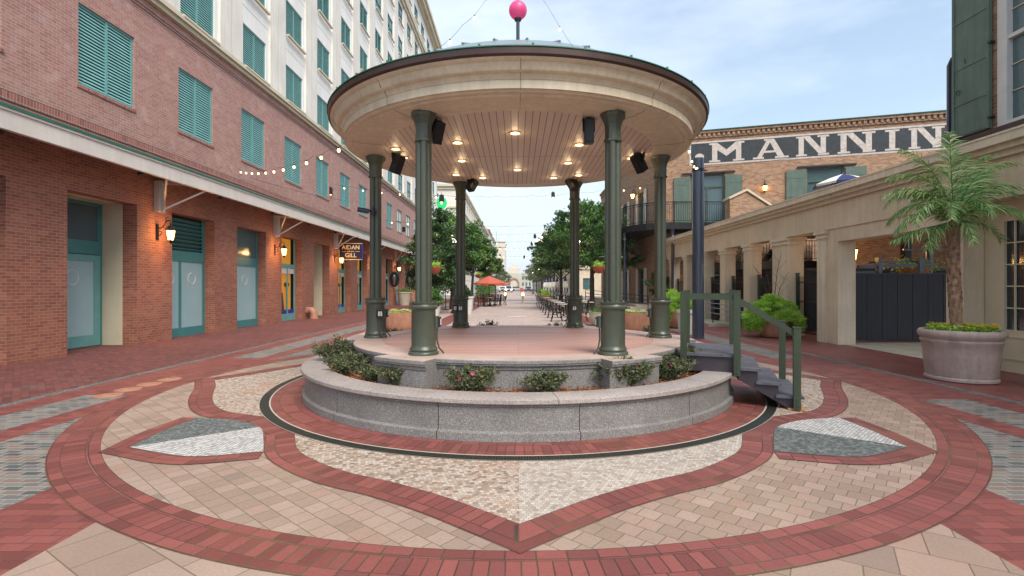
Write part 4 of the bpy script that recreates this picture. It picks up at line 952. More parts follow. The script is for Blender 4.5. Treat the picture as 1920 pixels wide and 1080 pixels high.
# ground floor shopfront, recessed
sf = thing('panelled_shopfront', 'cream panelled wall with a small-paned dark door at the right edge', 'shopfront', (9.85, 8, 0)); g = lambda y: y-8
b = MB(); frX = lambda u, v, w: (-w, u-8, v)
pan = [(9.04-.0, 10.03, .84, 3.02), (7.6, 8.6, .84, 3.02)]
b.holed(-3, 10.45, 0, 3.9, pan, .08, frX); b.box(.0, .1, g(10.45), g(10.451), 0, 3.9)
for y0 in (9.04, 7.6):
    for a, c in ((0, .46), (.54, 1.0)):
        b.box(-.02, 0, g(y0+a), g(y0+a)+.03, .25, .72); b.box(-.02, 0, g(y0+c)-.03, g(y0+c), .25, .72); b.box(-.02, 0, g(y0+a)+.03, g(y0+c)-.03, .25, .28); b.box(-.02, 0, g(y0+a)+.03, g(y0+c)-.03, .69, .72)
b.build('wall', 'cream', sf)
for y0, y1, z0, z1 in pan:
    b = MB(); b.face([(.06,g(y0),z0),(.06,g(y1),z0),(.06,g(y1),z1),(.06,g(y0),z1)]); o = b.build('door_glass', 'darkglass', sf)
    b = MB()
    for q in range(1, 5): b.box(.02,.05, g(y0), g(y1), z0+(z1-z0)*q/5-.012, z0+(z1-z0)*q/5+.012)
    for q in range(1, 5): b.box(.018,.048, g(y0)+(y1-y0)*q/5-.012, g(y0)+(y1-y0)*q/5+.012, z0, z1)
    b.build('glazing_bars', 'cream', o)
# upper storeys above the arcade
ub = thing('shuttered_building', 'brick upper storey with a tall green shutter and sash window, upper right corner', 'building', (10.2, 6, 4.9)); g = lambda y: y-6; h_ = lambda z: z-4.9
frU = lambda u, v, w: (-w, u-6, v-4.9)
uw = [(8.55, 10.5, 5.05, 8.7), (4.5, 6.4, 5.05, 8.7)]
b = MB(); b.holed(-4, 11.6, 4.2, 13, uw, .15, frU); b.face([(0,g(11.6),h_(4.2)),(9,g(11.6),h_(4.2)),(9,g(11.6),h_(13)),(0,g(11.6),h_(13))]); b.face([(0,g(-4),h_(13)),(9,g(-4),h_(13)),(9,g(11.6),h_(13)),(0,g(11.6),h_(13))]); b.build('wall', 'tanbrick', ub)
for y0, y1, z0, z1 in uw:
    b = MB(); b.box(-.03,.12,g(y0),g(y0)+.16,h_(z0),h_(z1)); b.box(-.03,.12,g(y1)-.2,g(y1),h_(z0),h_(z1)); b.box(-.03,.12,g(y0)+.16,g(y1)-.2,h_(z1)-.15,h_(z1)); b.box(-.03,.12,g(y0)+.16,g(y1)-.2,h_(z0),h_(z0)+.1)
    b.box(.0,.10,g(y0)+.16,g(y1)-.2,h_(6.85),h_(6.93)); fo = b.build('window_frame', 'whitepot', ub)
    b = MB(); b.face([(.1,g(y0)+.1,h_(z0)),(.1,g(y1)-.1,h_(z0)),(.1,g(y1)-.1,h_(z1)),(.1,g(y0)+.1,h_(z1))]); b.build('pane', 'greyglass', fo)
    b = MB(); 
    for z in (5.75, 6.3, 7.45, 8.0): b.box(.07,.09,g(y0)+.16,g(y1)-.2,h_(z),h_(z)+.02)
    for yy in (.6, 1.15): b.box(.068,.092,g(y0)+yy,g(y0)+yy+.02,h_(z0)+.1,h_(z1)-.15)
    b.build('glazing_bars', 'stucco', fo)
    b = MB(); b.box(.101,.4,g(y1)-.5,g(y1)-.22,h_(z0)+.1,h_(6.8)); b.build('curtain', 'gold', fo)
for y0, y1 in ((10.6, 11.5),):
    b = MB(); b.box(-.10,-.04,g(y0),g(y1),h_(5.1),h_(8.8))
    for z in (5.13, 5.83, 6.64, 7.69, 8.5): b.box(-.115,-.10,g(y0),g(y1),h_(z),h_(z)+.05)
    b.box(-.118,-.10,g(y0),g(y0)+.06,h_(5.1),h_(8.8)); b.box(-.118,-.10,g(y1)-.06,g(y1),h_(5.1),h_(8.8)); so = b.build('shutter', 'shut', ub)
    b = MB(); b.tube([(-.13, g(11.32)+.05*math.cos(2*PI*k/12), h_(6.12)+.05*math.sin(2*PI*k/12)) for k in range(13)], .008, 5); b.tube([(-.12,g(11.15),h_(6.72)),(-.13,g(11.15),h_(6.82))], .008, 5); b.box(-.13,-.04,g(10.54),g(10.62),h_(5.3),h_(5.34)); b.box(-.13,-.04,g(10.54),g(10.62),h_(6.9),h_(6.94)); b.build('ring_pull', 'blackmetal', so)
b = MB(); b.box(-.16,.0,g(-4),g(11.62),h_(4.93),h_(5.04)); b.build('ledge', 'gutter', ub)
b = MB(); b.tube([(-.02,g(11.68),h_(4.5)),(-.02,g(11.68),h_(6.9)),(.03,g(11.66),h_(7.05)),(.2,g(11.62),h_(7.1))], .05, 8); b.build('downpipe', 'pole', ub)

# ------------------------------------------------------------------ MANNING building
MR = -math.atan2(.2803, .9599)
mb = thing('brick_warehouse', 'tan brick building with a painted sign reading MANNIN and green shutters', 'building', (9.0, 31.9, 0), MR)
def U(px): q = (px-969)/F; return (q*34.49/(1+.292*q)-9)/.9599
def Zm(px, py): q = (px-969)/F; return EYE+(537-py)/F*34.49/(1+.292*q)
frM = lambda u, v, w: (u, -w, v)
c_, s_ = math.cos(-MR), math.sin(-MR)
frN = lambda u, v, w: (-.2803*u-w*c_, .9599*u-w*s_, v)      # street side, u metres from the corner, w out over the street
ds = [(U(1295), U(1359), 5.5, 8.75), (U(1513), U(1584), 5.5, 8.75), (18.2, 20.4, 5.5, 8.75)]
lows = [(2.0, 4.6, 0, 3.2), (6.5, 9.3, 0, 3.2), (11.5, 14.4, 0, 3.2)]
b = MB(); b.holed(0, 30, 0, 11.0, ds+lows, .25, frM)
sw = [(3.0, 4.6, 5.5, 8.5), (8.2, 9.8, 5.5, 8.5), (13.5, 15.1, 5.5, 8.5), (3.0, 4.6, .1, 3.0), (8.2, 9.8, .1, 3.0), (13.5, 15.1, .1, 3.0)]
b.holed(0, 21, 0, 11.0, sw, .25, frN); b.face([frN(21,0,0), frN(21,0,-8), frN(21,11,-8), frN(21,11,0)]); b.face([frM(30,0,0), frM(30,0,-20), frM(30,11,-20), frM(30,11,0)])
b.build('wall', 'tanbrick', mb)
b = MB()
for fr_, L in ((frM, 30), (frN, 21)):
    b.prism([(0-.06,11.0),(L,11.0),(L,11.08),(-.06,11.08)], -.1, .08, 0, fr_); b.prism([(-.1,11.28),(L,11.28),(L,11.42),(-.1,11.42)], -.1, .16, 0, fr_)
    n_ = int(L/.28)
    for q in range(n_): b.prism([(q*.28,11.08),(q*.28+.15,11.08),(q*.28+.15,11.28),(q*.28,11.28)], -.02, .12, 0, fr_)
    b.prism([(0,11.08),(L,11.08),(L,11.28),(0,11.28)], -.1, .02, 0, fr_)
b.build('brick_cornice', 'tanbrick', mb)
b = MB()
for fr_, L in ((frM, 30), (frN, 21)): b.prism([(-.2,11.42),(L,11.42),(L,11.46),(-.2,11.46)], -.4, .22, 0, fr_)
b.build('coping', 'roofgreen', mb)
u0, u1 = U(1293), 16.9
b = MB(); b.prism([(u0,9.32),(u1,9.32),(u1,10.78),(u0,10.78)], .002, .012, 0, frM); b.prism([(u0+.1,9.42),(u1,9.42),(u1,10.68),(u0+.1,10.68)], .013, .016, 1, frM)
b.build('painted_sign', ['signwhite', 'signdark'], mb)
# slab-serif letters drawn in a 1.0-high cell
def rectp(x0, x1, y0, y1): return [(x0,y0),(x1,y0),(x1,y1),(x0,y1)]
sf_ = .09; st_ = .26
GL = {
 'M': (1.75, [rectp(.15,.41,0,1), rectp(1.34,1.60,0,1), rectp(0,.56,0,sf_), rectp(1.19,1.75,0,sf_), rectp(.0,.42,1-sf_,1), rectp(1.33,1.75,1-sf_,1), [(.41,1),(.41,.62),(.875,.28),(.875,.62)], [(1.34,1),(1.34,.62),(.875,.28),(.875,.62)]]),
 'A': (1.6, [[(.14,0),(.36,0),(.86,1),(.66,1)], [(1.16,0),(1.46,0),(.96,1),(.70,1)], rectp(0,.50,0,sf_), rectp(1.0,1.6,0,sf_), rectp(.42,1.18,.30,.40), rectp(.5,.96,1-sf_,1)]),
 'N': (1.5, [rectp(.12,.36,0,1), rectp(1.12,1.36,0,1), rectp(0,.50,0,sf_), rectp(.98,1.5,1-sf_,1), rectp(0,.4,1-sf_,1), [(.30,1),(.62,1),(1.18,.30),(1.18,0),(1.10,0)], rectp(1.0,1.5,0,sf_)]),
 'I': (.62, [rectp(.18,.44,0,1), rectp(0,.62,0,sf_), rectp(0,.62,1-sf_,1)])}
lts = [('M',1330,1396),('A',1412,1479),('N',1493,1555),('N',1571,1642),('I',1660,1687),('N',1704,1772)]
b = MB(); zo = 0
for ch, p0, p1 in lts:
    w, polys = GL[ch]; a, c = U(p0), U(p1)
    b = MB()
    for q, pl_ in enumerate(polys):
        wz = .018+q*.0008
        b.face([frM(a+(c-a)*x/w, 9.46+1.18*y, wz) for x, y in pl_])
    b.build('letter', 'signwhite', mb)
b = MB()
e = [(U(1312)+.27*math.cos(2*PI*k/20), 9.85+.2*math.sin(2*PI*k/20)) for k in range(20)]; b.face([frM(x, y, .018) for x, y in e])
b.build('painted_dot', 'signwhite', mb)
def glazed(h, fr_, mat='greyglass', lit=False):
    a, c, z0, z1 = h; b = MB()
    for x0, x1, y0, y1 in ((a, a+.1, z0, z1), (c-.1, c, z0, z1), (a+.1, c-.1, z1-.1, z1), (a+.1, c-.1, z1-.85, z1-.75), ((a+c)/2-.05, (a+c)/2+.05, z0, z1-.85)): b.prism(rectp(x0,x1,y0,y1), -.18, -.08, 0, fr_)
    f_ = b.build('door_frame', 'shutd', mb); b = MB(); b.face([fr_(a+.1,z0,-.15), fr_(c-.1,z0,-.15), fr_(c-.1,z1,-.15), fr_(a+.1,z1,-.15)]); b.build('pane', mat, f_)
    if lit: b = MB(); b.face([fr_(a+.12,z0+.1,-.145), fr_(a+.45,z0+.1,-.145), fr_(a+.45,z1-.95,-.145), fr_(a+.12,z1-.95,-.145)]); b.build('lit_pane', 'yellowlight', f_)
def shut_pair(a, c, z0, z1, w, fr_, mat='shutd'):
    for x0, x1 in ((a-w, a-.04), (c+.04, c+w)):
        b = MB(); b.prism(rectp(x0,x1,z0,z1), .04, .09, 0, fr_); b.prism(rectp(x0,x1,(z0+z1)/2-.04,(z0+z1)/2+.04), .09, .105, 0, fr_); b.prism(rectp(x0,x1,z1-.5,z1-.45), .09, .1, 0, fr_); b.build('shutter', mat, mb)
glazed(ds[0], frM, lit=True); glazed(ds[1], frM); glazed(ds[2], frM); shut_pair(ds[0][0], ds[0][1], 5.5, 8.6, 1.0, frM, 'shut'); shut_pair(ds[1][0], ds[1][1], 5.5, 8.65, 1.1, frM, 'shut')
for h in lows: glazed(h, frM, 'darkglass', lit=True)
for k, h in enumerate(sw): glazed(h, frN, 'greyglass' if k < 3 else 'darkglass'); shut_pair(h[0], h[1], h[2], h[3], .7, frN, 'whitepot')
b = MB()
for a, c in ((ds[0][0]-.5, ds[0][1]+.6), (ds[1][0]-.5, ds[1][1]+.6)): b.prism(rectp(a,c,8.78,8.86), 0, .12, 0, frM)
b.build('lintel', 'stair', mb)
def railing(pts, z0, z1, name, parent, fr=None, sp=.13, r=.012, mat='blackmetal'):
    b = MB()
    for p, q in zip(pts, pts[1:]):
        p, q = Vector((*p, 0)), Vector((*q, 0)); L = (q-p).length; n = max(1, int(L/sp))
        for z, t in ((z0+.08,.03),(z1,.05),(z1-.12,.025)): b.bar(p+Vector((0,0,z)), q+Vector((0,0,z)), t)
        for k in range(n+1): x = p.lerp(q, k/n); b.bar(x+Vector((0,0,z0+.08)), x+Vector((0,0,z1-.12)), r*1.6)
        for k in range(0, n, 2):
            x = p.lerp(q, (k+.5)/n); b.bar(x+Vector((0,0,z1-.12)), p.lerp(q, min(1,(k+1.2)/n))+Vector((0,0,z1)), .012); b.bar(x+Vector((0,0,z0+.09)), p.lerp(q, min(1,(k+1.2)/n))+Vector((0,0,z0+.22)), .012)
        b.bar(p+Vector((0,0,z0)), p+Vector((0,0,z1+.03)), .05)
    return b.build(name, mat, parent)
bal = thing('corner_balcony', 'dark iron balcony curving round the corner of the tan brick building', 'balcony', (9, 29.5, 5.1))
oc = [(12.7,29.3),(9.3,29.3),(8.5,29.45),(7.8,29.85),(7.2,30.6),(6.8,31.6),(6.65,33),(6.65,46)]
ol = [(x-9, y-29.5) for x, y in oc]
wl = [(9-9+.0, 46-29.5), (.0, 31.9-29.5), (12.7-9, 30.85-29.5)]
b = MB(); b.prism([*ol, *wl], 0, .4); b.build('slab', 'black', bal)
railing(ol, .4, 1.6, 'railing', bal)
for (x, y), lab in (((9.26,29.5),'p'), ((6.85,31.5),'p'), ((6.8,38.5),'p'), ((12.5,29.5),'p')):
    b = MB(); b.tube([(x-9,y-29.5,-5.1),(x-9,y-29.5,0)], .075, 10); b.lathe([(.14,-.45),(.10,-.35),(.10,-.2),(.15,0)], (x-9,y-29.5), 12); b.lathe([(.14,-5.1),(.14,-4.8),(.09,-4.7)], (x-9,y-29.5), 12); b.build('post', 'pole', bal)
x, y, z = at(1437, 372, 29.9)
wall_lantern((x+.1, y+.55, z+.9), MR-PI/2, 'lit wall lantern between the green shutters on the tan brick building', 'lanterns on the tan brick building', 30)
x, y, z = at(1212, 372, 37)
wall_lantern((8.95, 36.5, 8.6), PI, 'lit wall lantern above the balcony beside the white shutters', 'lanterns on the tan brick building', 30)
# sloping stair parapet
t = thing('stair_parapet', 'sloping tan brick stair parapet with a stucco cap behind the arcade roof', 'wall', (11.6, 27, 4.2))
b = MB(); b.prism([(0,-4.2),(0,2.25),(.9,2.7),(2.4,1.75),(4.5,.4),(4.5,-4.2)], 0, .5, 0, lambda u, v, w: (u, w, v)); b.build('wall', 'tanbrick', t)
b = MB(); b.prism([(-.05,2.25),(-.05,2.35),(.9,2.82),(1.0,2.78),(4.5,.5),(4.5,.4),(.9,2.7)], -.08, .85, 0, lambda u, v, w: (u, w, v)); b.build('cap', 'stucco', t)
# terrace, metal deck and stair behind the arcade
t = thing('metal_terrace', 'dark metal terrace with iron railing seen between the arcade pillars', 'terrace', (14, 24, 0))
b = MB(); b.box(-3.6, 6, -1, 3, 2.5, 2.9); b.build('deck', 'black', t)
railing([(-3.6,3),(-3.6,-1),(6,-1)], 2.9, 3.95, 'railing', t)
for x in (-3.4, 0, 3, 5.8): b = MB(); b.box(x-.06, x+.06, -.9, -.78, 0, 2.5); b.build('post', 'black', t)
t = thing('metal_stair', 'steep dark metal stair rising behind the arcade pillars', 'stair', (10.3, 25, 0))
P0, P1 = Vector((-.3, 1.9, 0)), Vector((.5, -2.3, 3.3))
for dx in (0, .9): b = MB(); b.bar(P0+Vector((dx,0,.1)), P1+Vector((dx,0,0)), .05, .28); b.build('stringer', 'black', t)
for k in range(14): p = P0.lerp(P1, (k+.5)/14); b = MB(); b.box(p.x+.03, p.x+.87, p.y-.13, p.y+.13, p.z, p.z+.03); b.build('tread', 'black', t)
b = MB(); 
for zz in (.5, .75, 1.0): b.bar(P0+Vector((0,0,zz)), P1+Vector((0,0,zz)), .03)
b.bar(P0, P0+Vector((0,0,1)), .05); b.bar(P0.lerp(P1,.5), P0.lerp(P1,.5)+Vector((0,0,1)), .05); b.build('handrail', 'black', t)
t = thing('roof_terrace', 'upper terrace floor over the covered patio behind the arcade', 'terrace', (18, 18, 4.3)); b = MB(); b.box(-7.9, 9, -7, 8.3, 0, .32); b.build('slab', 'stair', t)
for x_ in (-3, 2): b = MB(); b.box(x_-.12, x_+.12, 1, 1.24, -4.3, 0); b.build('post', 'black', t)
t = thing('terrace_parasol', 'open navy and cream striped parasol on the terrace above the arcade', 'parasol', (14.6, 22.2, 4.8))
def canopy(n, r, z0, z1, mats, alt, parent, name='canopy', thick=.02, val=.0):
    b = MB()
    for k in range(n):
        a0, a1 = 2*PI*k/n, 2*PI*(k+1)/n; P = lambda rr, a, z: (rr*math.cos(a), rr*math.sin(a), z)
        mi = k % 2 if alt else 0; zm = z0+(z1-z0)*.56
        b.face([P(r,a0,z0), P(r,a1,z0), P(r*.5,a1,zm), P(r*.5,a0,zm)], mi); b.face([P(r*.5,a0,zm), P(r*.5,a1,zm), (0,0,z1)], mi)
        b.face([P(r,a0,z0), P(r,a1,z0), P(r,a1,z0-.1), P(r,a0,z0-.1)], mi)
        b.bar(P(r*.98,a0,z0-.02), (0,0,z1-.08), .02)
    return b.build(name, mats, parent)
canopy(8, 1.2, 1.48, 1.95, ['canvasw', 'canvasn'], True, t); b = MB(); b.tube([(0,0,0),(0,0,2.05)], .03, 8); b.build('pole', 'pole', t)
# patio behind the wide opening
t = thing('patio_back_wall', 'brick patio wall glowing behind the dark board screen', 'wall', (15, 20.5, 0))
b = MB(); b.box(-1.7, 6, 0, .4, 0, 4.2); b.build('wall', 'tanbrick', t); b = MB(); b.box(-1.6, 2, -.05, -.002, 0, 2.3); b.build('dark_panelling', 'stair', t)
light('patio_glow', (12.5, 18.6, 3.1), 60, (1, .6, .3), .2)
t = thing('board_screen', 'dark navy board screen standing in the wide arcade opening', 'screen', (11.9, 15.4, 0))
b = MB()
for k in range(22): x = -1.52+k*.158; b.box(x, x+.152, -.03+.004*(k % 3), .03, .06, 2.08)
b.build('boards', 'darkblue', t); b = MB(); b.box(-1.6,-1.53,-.05,1.2,.03,2.1); b.box(-1.55,2.0,-.06,.1,2.08,2.12); b.box(-1.5,1.9,.03,.08,.02,.2); b.build('frame', 'black', t)
t = thing('steel_rack', 'grey steel rail rack on top of the dark board screen', 'rack', (12.4, 15.7, 2.12))
b = MB()
for x in (-.95, .35): b.box(x-.06, x+.06, -.08, .08, 0, .5)
b.bar((-1.6,0,.22),(.9,0,.28),.09); b.bar((-1.2,.15,.35),(.8,.15,.40),.05); b.bar((-1.9,0,.03),(-1.0,0,.05),.08,.05); b.build('rack', 'racksteel', t)
t = thing('post_lantern', 'lit lantern on a short black post left of the board screen', 'lantern', (10.95, 16.2, 0))
b = MB(); b.tube([(0,0,0),(0,0,2.45)], .035, 8); b.lathe([(.05,2.4),(.12,2.5),(.1,2.52)], n=8); b.lathe([(.2,2.9),(.03,3.02),(0,3.1)], n=6, smooth=False); b.build('post', 'black', t)
b = MB(); b.lathe([(.1,2.52),(.16,2.9)], n=6, smooth=False); b.build('glass', 'lamp', t); light('glow', (0,0,2.7), 15, parent=t)
t = thing('patio_post', 'navy cross-armed post behind the board screen', 'post', at(1741, 520, 17.5)[:2]+(0,)); b = MB(); b.tube([(0,0,0),(0,0,3.6)], .11, 12); b.build('pole', 'pole', t); b = MB(); b.bar((-.9,0,3.0),(1.0,0,3.0),.05); b.build('arm', 'pole', t)
t = thing('hanging_fern_bowl', 'leafy plant bowl standing behind the board screen', 'plant', (13.6, 17.0, 2.0)); b = MB(); b.lathe([(.15,0),(.4,.2),(.45,.35),(.4,.35),(0,.3)], n=16); b.tube([(0,0,-2),(0,0,0)], .06, 8); b.build('bowl', 'terra', t)
P = RNG.normal(size=(900,3))*np.array([.4,.25,.12])+np.array([0,0,.42]); leafmesh('foliage', P, .10, .3, 'fern', t)
# iron fence panels between pillars
fy = [(15.5,17.3),(18.3,20.0),(20.6,22.4),(23.0,24.8),(25.4,27.4),(28.0,30.0)]
FL = ['iron fence panel nearest the wide stucco pier', 'iron fence panel between the broad pillar and the next slim pillar', 'iron fence panel right behind the fern bowl', 'third iron fence panel down the arcade', 'fence panel behind the tall navy pole', 'farthest iron fence panel in the arcade']
for (y0, y1), lab in zip(fy, FL):
    t = thing('iron_fence', lab, 'fence', (9.75, y0, 0), 0, 'iron fence panels between the arcade pillars'); L = y1-y0
    b = MB()
    n = int(L/.11)
    for k in range(1, n): b.bar((0, L*k/n, .1), (0, L*k/n, 2.05), .016)
    for z in (.15, 1.2, 1.85): b.bar((0,0,z),(0,L,z),.035)
    b.build('bars', 'blackmetal', t)
    for yy in (.06, L-.06): b = MB(); b.box(-.05,.05,yy-.05,yy+.05,0,2.15); b.box(-.06,.06,yy-.06,yy+.06,2.15,2.18); b.build('post', 'railgreen', t)
t = thing('kiosk', 'dark navy kiosk wall behind the iron fence', 'kiosk', (12.2, 21, 0)); b = MB(); b.box(-1.2, 5, -2.2, 1.5, 0, 2.3); b.build('walls', 'darkblue', t); b = MB(); b.box(-1.3, 5.1, -2.3, 1.6, 2.3, 2.4); b.build('roof', 'black', t)
# ramp handrail
t = thing('ramp_handrail', 'steel ramp handrail with three rails beyond the navy pole', 'handrail', (8.2, 21.5, 0))
b = MB()
for z in (.55, .78, .98): b.tube([(-1.0, 5, z+.15),(.3,0,z),(.5,-3,z-.05)], .02, 6)
b.build('rails', 'steel', t)
for p in ((-1.0,5),(-.35,2.5),(.3,0),(.5,-3)): b = MB(); b.tube([(p[0],p[1],0),(p[0],p[1],1.1)], .025, 6); b.build('post', 'pole', t)
b = MB(); b.box(-.1, 1.0, -.5, 8, .002, .14); b.build('kerb', 'concrete', t)
t = thing('far_handrail', 'dark stepped handrail in front of the tan brick building', 'handrail', (7.6, 31, 0))
b = MB()
for z in (.5, .75, 1.0): b.tube([(-2.2, 8, z+.45),(-1.2, 3, z+.3),(.6,0,z+.1)], .025, 6)
for p in ((-2.2,8,1.4),(-1.2,3,1.3),(.6,0,1.1)): b.tube([(p[0],p[1],0),p], .03, 6)
b.build('rails', 'pole', t)
t = thing('street_steps', 'broad pale steps in front of the tan brick building', 'steps', (7.6, 36, 0))
for k in range(4): b = MB(); b.box(-1.2+.35*k, 1.4, -5, 14, .14*k+.002, .14*(k+1)); b.build('step', 'concrete', t)

# ------------------------------------------------------------------ pole, planters
x, y, _ = atZ(1312, 635, 0)
t = thing('tall_pole', 'thick navy blue steel pole behind the wooden steps', 'pole', (x, y+.15, 0))
b = MB(); b.lathe([(.2,0),(.2,.04),(.185,.05),(.185,5.85),(.17,5.93),(0,5.97)], n=32); b.build('shaft', 'pole', t); b = MB(); b.lathe([(.19,5.5),(.2,5.5),(.2,5.58),(.19,5.58)], n=24); b.bar((.19,0,5.54),(.3,0,5.54),.03); b.build('clamp', 'blackmetal', t)
def fern(c, r, h, n=5200, mat='fern', parent=None, z=0):
    P = []; D = []; SH = []
    for k in range(int(n/26)):
        a = random.uniform(0, 2*PI); L = r*random.uniform(.7, 1.08); up_ = h*random.uniform(.25, 1.15); tone = random.random()
        d = np.array([math.cos(a), math.sin(a)]); el_ = random.uniform(0, 1)
        for j in range(26):
            s = (j+1)/26; rr = L*s*(1-.25*el_); zz = z+up_*math.sin(min(1, s*1.25)*PI*.62)*(.45+.75*el_)-s*s*h*.95*(1-el_)
            P.append([c[0]+d[0]*rr+random.gauss(0,.035), c[1]+d[1]*rr+random.gauss(0,.035), c[2]+zz+random.gauss(0,.025)]); D.append([d[0]*.5+random.gauss(0,.5), d[1]*.5+random.gauss(0,.5), .4-s*1.2+random.gauss(0,.3)]); SH.append(tone)
    return leafmesh('foliage', np.array(P), .10, .2, mat, parent, np.array(D), np.array(SH))
def fuzzy(r, z, rz, parent, ncl=240):
    P, sh = crown_pts((0,0,z), (r*.92, r*.92, rz), ncl, 150, .34, .55); k = P[:,2] > z-rz*.35; P, sh = P[k], sh[k]
    P2 = []; S2 = []
    for q in range(230):
        a = random.uniform(0, 2*PI)
        if abs((a-1.5*PI+.15+PI) % (2*PI)-PI) < .62: continue
        n = 110; s = RNG.uniform(0, 1, n); rr = r*(.75+.25*np.sin(s*2.2)); zz = z+.08-s*(z-.12)*random.uniform(.6, 1)
        P2.append(np.stack([rr*math.cos(a), rr*math.sin(a), zz], 1)+RNG.normal(0, .045, (n, 3))); S2.append(np.full(n, random.uniform(.05, .8)))
    P = np.concatenate([P]+P2); sh = np.concatenate([sh]+S2); D = P*np.array([1,1,.2])/r+RNG.normal(0,.5,P.shape)+np.array([0,0,.0])
    return leafmesh('foliage', P, .085, .2, 'fern', parent, D, sh)
def bowl(name, lab, x, y, r, h, mat, grp=None, kind='bowl'):
    t = thing(name, lab, 'planter', (x, y, 0), 0, grp)
    pr = {'bowl': [(r*.5,0),(r*.72,.04),(r*.9,h*.3),(r,h*.62),(r*1.0,h*.9),(r*1.03,h*.92),(r*1.03,h),(r*.94,h),(r*.92,h-.06),(0,h-.05)],
          'drum': [(r*.80,0),(r*.88,.06),(r*.97,h*.3),(r,h*.8),(r*1.02,h),(r*.95,h),(r*.93,h-.06),(0,h-.05)],
          'pot': [(r*.78,0),(r*.78,.03),(r*.9,h*.85),(r*1.02,h*.87),(r*1.02,h),(r*.92,h),(r*.9,h-.05),(0,h-.05)]}[kind]
    b = MB(); b.lathe(pr[:-1], n=40); b.build('pot', mat, t); b = MB(); b.lathe(pr[-2:], n=30); b.build('soil', 'soil', t); return t
def flowers(t, c, r, z, n, mats=('flowery','flowerw'), sz=.05):
    for q, m_ in enumerate(mats):
        b = MB()
        for k in range(n//len(mats)):
            a = random.uniform(0, 2*PI); rr = r*math.sqrt(random.random()); x, y = c[0]+rr*math.cos(a), c[1]+rr*math.sin(a); zz = z+random.uniform(0,.07)
            for j in range(5): e = 2*PI*j/5; b.face([(x,y,zz),(x+sz*.5*math.cos(e),y+sz*.5*math.sin(e),zz+.012),(x+sz*.6*math.cos(e+.5),y+sz*.6*math.sin(e+.5),zz+.016),(x+sz*.5*math.cos(e+1),y+sz*.5*math.sin(e+1),zz+.012)])
        o = b.build('flowers', m_, t); o['kind'] = 'stuff'
    m = n*14; a = RNG.uniform(0, 2*PI, m); rr = r*np.sqrt(RNG.uniform(0,1,m)); leafmesh('foliage', np.stack([c[0]+rr*np.cos(a), c[1]+rr*np.sin(a), z-.03+RNG.uniform(-.02,.07,m)], 1), .06, .5, 'fern', t)
t = bowl('flower_bowl', 'large round terracotta planter with pale flowers behind the left gazebo columns', -4.45, 19.2, .86, .74, 'terra', kind='drum'); flowers(t, (0,0), .75, .74, 70, ('flowerw','flowery'), .13)
t = bowl('flower_bowl', 'large round terracotta planter with pale flowers behind the right gazebo columns', 4.4, 18.8, .86, .74, 'terra', kind='drum'); flowers(t, (0,0), .75, .74, 60, ('flowerw','flowery'), .13)
t = bowl('fern_bowl', 'terracotta bowl overflowing with bright green fern in front of the arcade', 8.62, 16.7, .52, .74, 'terra', 'fern bowls'); fuzzy(.86, .78, .60, t, 330)
b = MB()
for a, l, dx in ((.2,1.9,-.3),(-.1,2.2,.35),(.5,1.7,-.6),(.0,1.5,.6)):
    pts = [(0,0,.7),(dx*.2,0,.7+l*.35),(dx*.5,.05,.7+l*.7),(dx,.1,.7+l)]; b.tube(pts, .018, 5, r1=.005)
    for q in range(5): s = .35+.12*q; p = (dx*s*.8, .03, .7+l*s); b.tube([p, (p[0]+(.3 if q % 2 else -.3), p[1], p[2]+.35)], .006, 4, r1=.002)
b.build('bare_branches', 'trunk', t)
t = bowl('fern_bowl', 'bright green fern bowl behind the right middle gazebo column', 6.65, 20.4, .62, .72, 'terra', 'fern bowls'); fuzzy(.72, .85, .72, t, 170)
t = bowl('white_planter', 'white ribbed cylindrical planter beside the tall navy pole', 6.15, 17.9, .36, .86, 'whitepot', kind='pot')
b = MB()
for k in range(24): a = 2*PI*k/24; b.bar((.30*math.cos(a), .30*math.sin(a), .05), (.335*math.cos(a), .335*math.sin(a), .72), .012)
b.build('ribs', 'whitepot', t)
t = bowl('small_pot', 'pale squat pot between the right rear and front gazebo columns', 3.55, 21.5, .42, .6, 'concrete', kind='bowl'); P = RNG.normal(size=(700,3))*np.array([.22,.22,.07])+np.array([0,0,.66]); leafmesh('foliage', P, .07, .4, 'leaf', t)
t = thing('square_planter', 'tapered white square planter with a clipped dark bush left of the orange parasol', 'planter', (-3.15, 30.6, 0))
b = MB(); w0, w1, h = .36, .46, 1.0
for sx, sy in ((1,0),(-1,0),(0,1),(0,-1)):
    q = lambda w, s, z: ((sx*w-sy*s*w), (sy*w+sx*s*w), z); b.face([q(w0,-1,0), q(w0,1,0), q(w1,1,h), q(w1,-1,h)])
b.box(-.5,.5,-.5,.5,h-.0,h+.08); b.build('pot', 'whitepot', t); P, sh = crown_pts((0,0,h+.35), (.45,.45,.38), 50, 60, .4, .2); leafmesh('foliage', P, .09, .5, 'leafdark', t, shade=sh)
t = thing('boxwood_pot', 'round clipped green bush in a pale pot behind the left front gazebo column', 'plant', (-4.6, 27.5, 0)); b = MB(); b.lathe([(.25,0),(.38,.55),(.4,.55),(.4,.6),(0,.58)], n=20); b.build('pot', 'whitepot', t); P, sh = crown_pts((0,0,1.05), (.5,.5,.58), 90, 60, .35, .5); leafmesh('foliage', P, .07, .6, 'leaf', t, shade=sh)
t = thing('sidewalk_pot', 'tall pale tapered pot with low plants on the left sidewalk', 'planter', (-10.2, 45, 0)); b = MB(); b.lathe([(.42,0),(.62,1.1),(.66,1.1),(.66,1.2),(0,1.18)], n=20); b.build('pot', 'concrete', t); P = RNG.normal(size=(500,3))*np.array([.35,.35,.1])+np.array([0,0,1.3]); leafmesh('foliage', P, .12, .5, 'leaf', t)
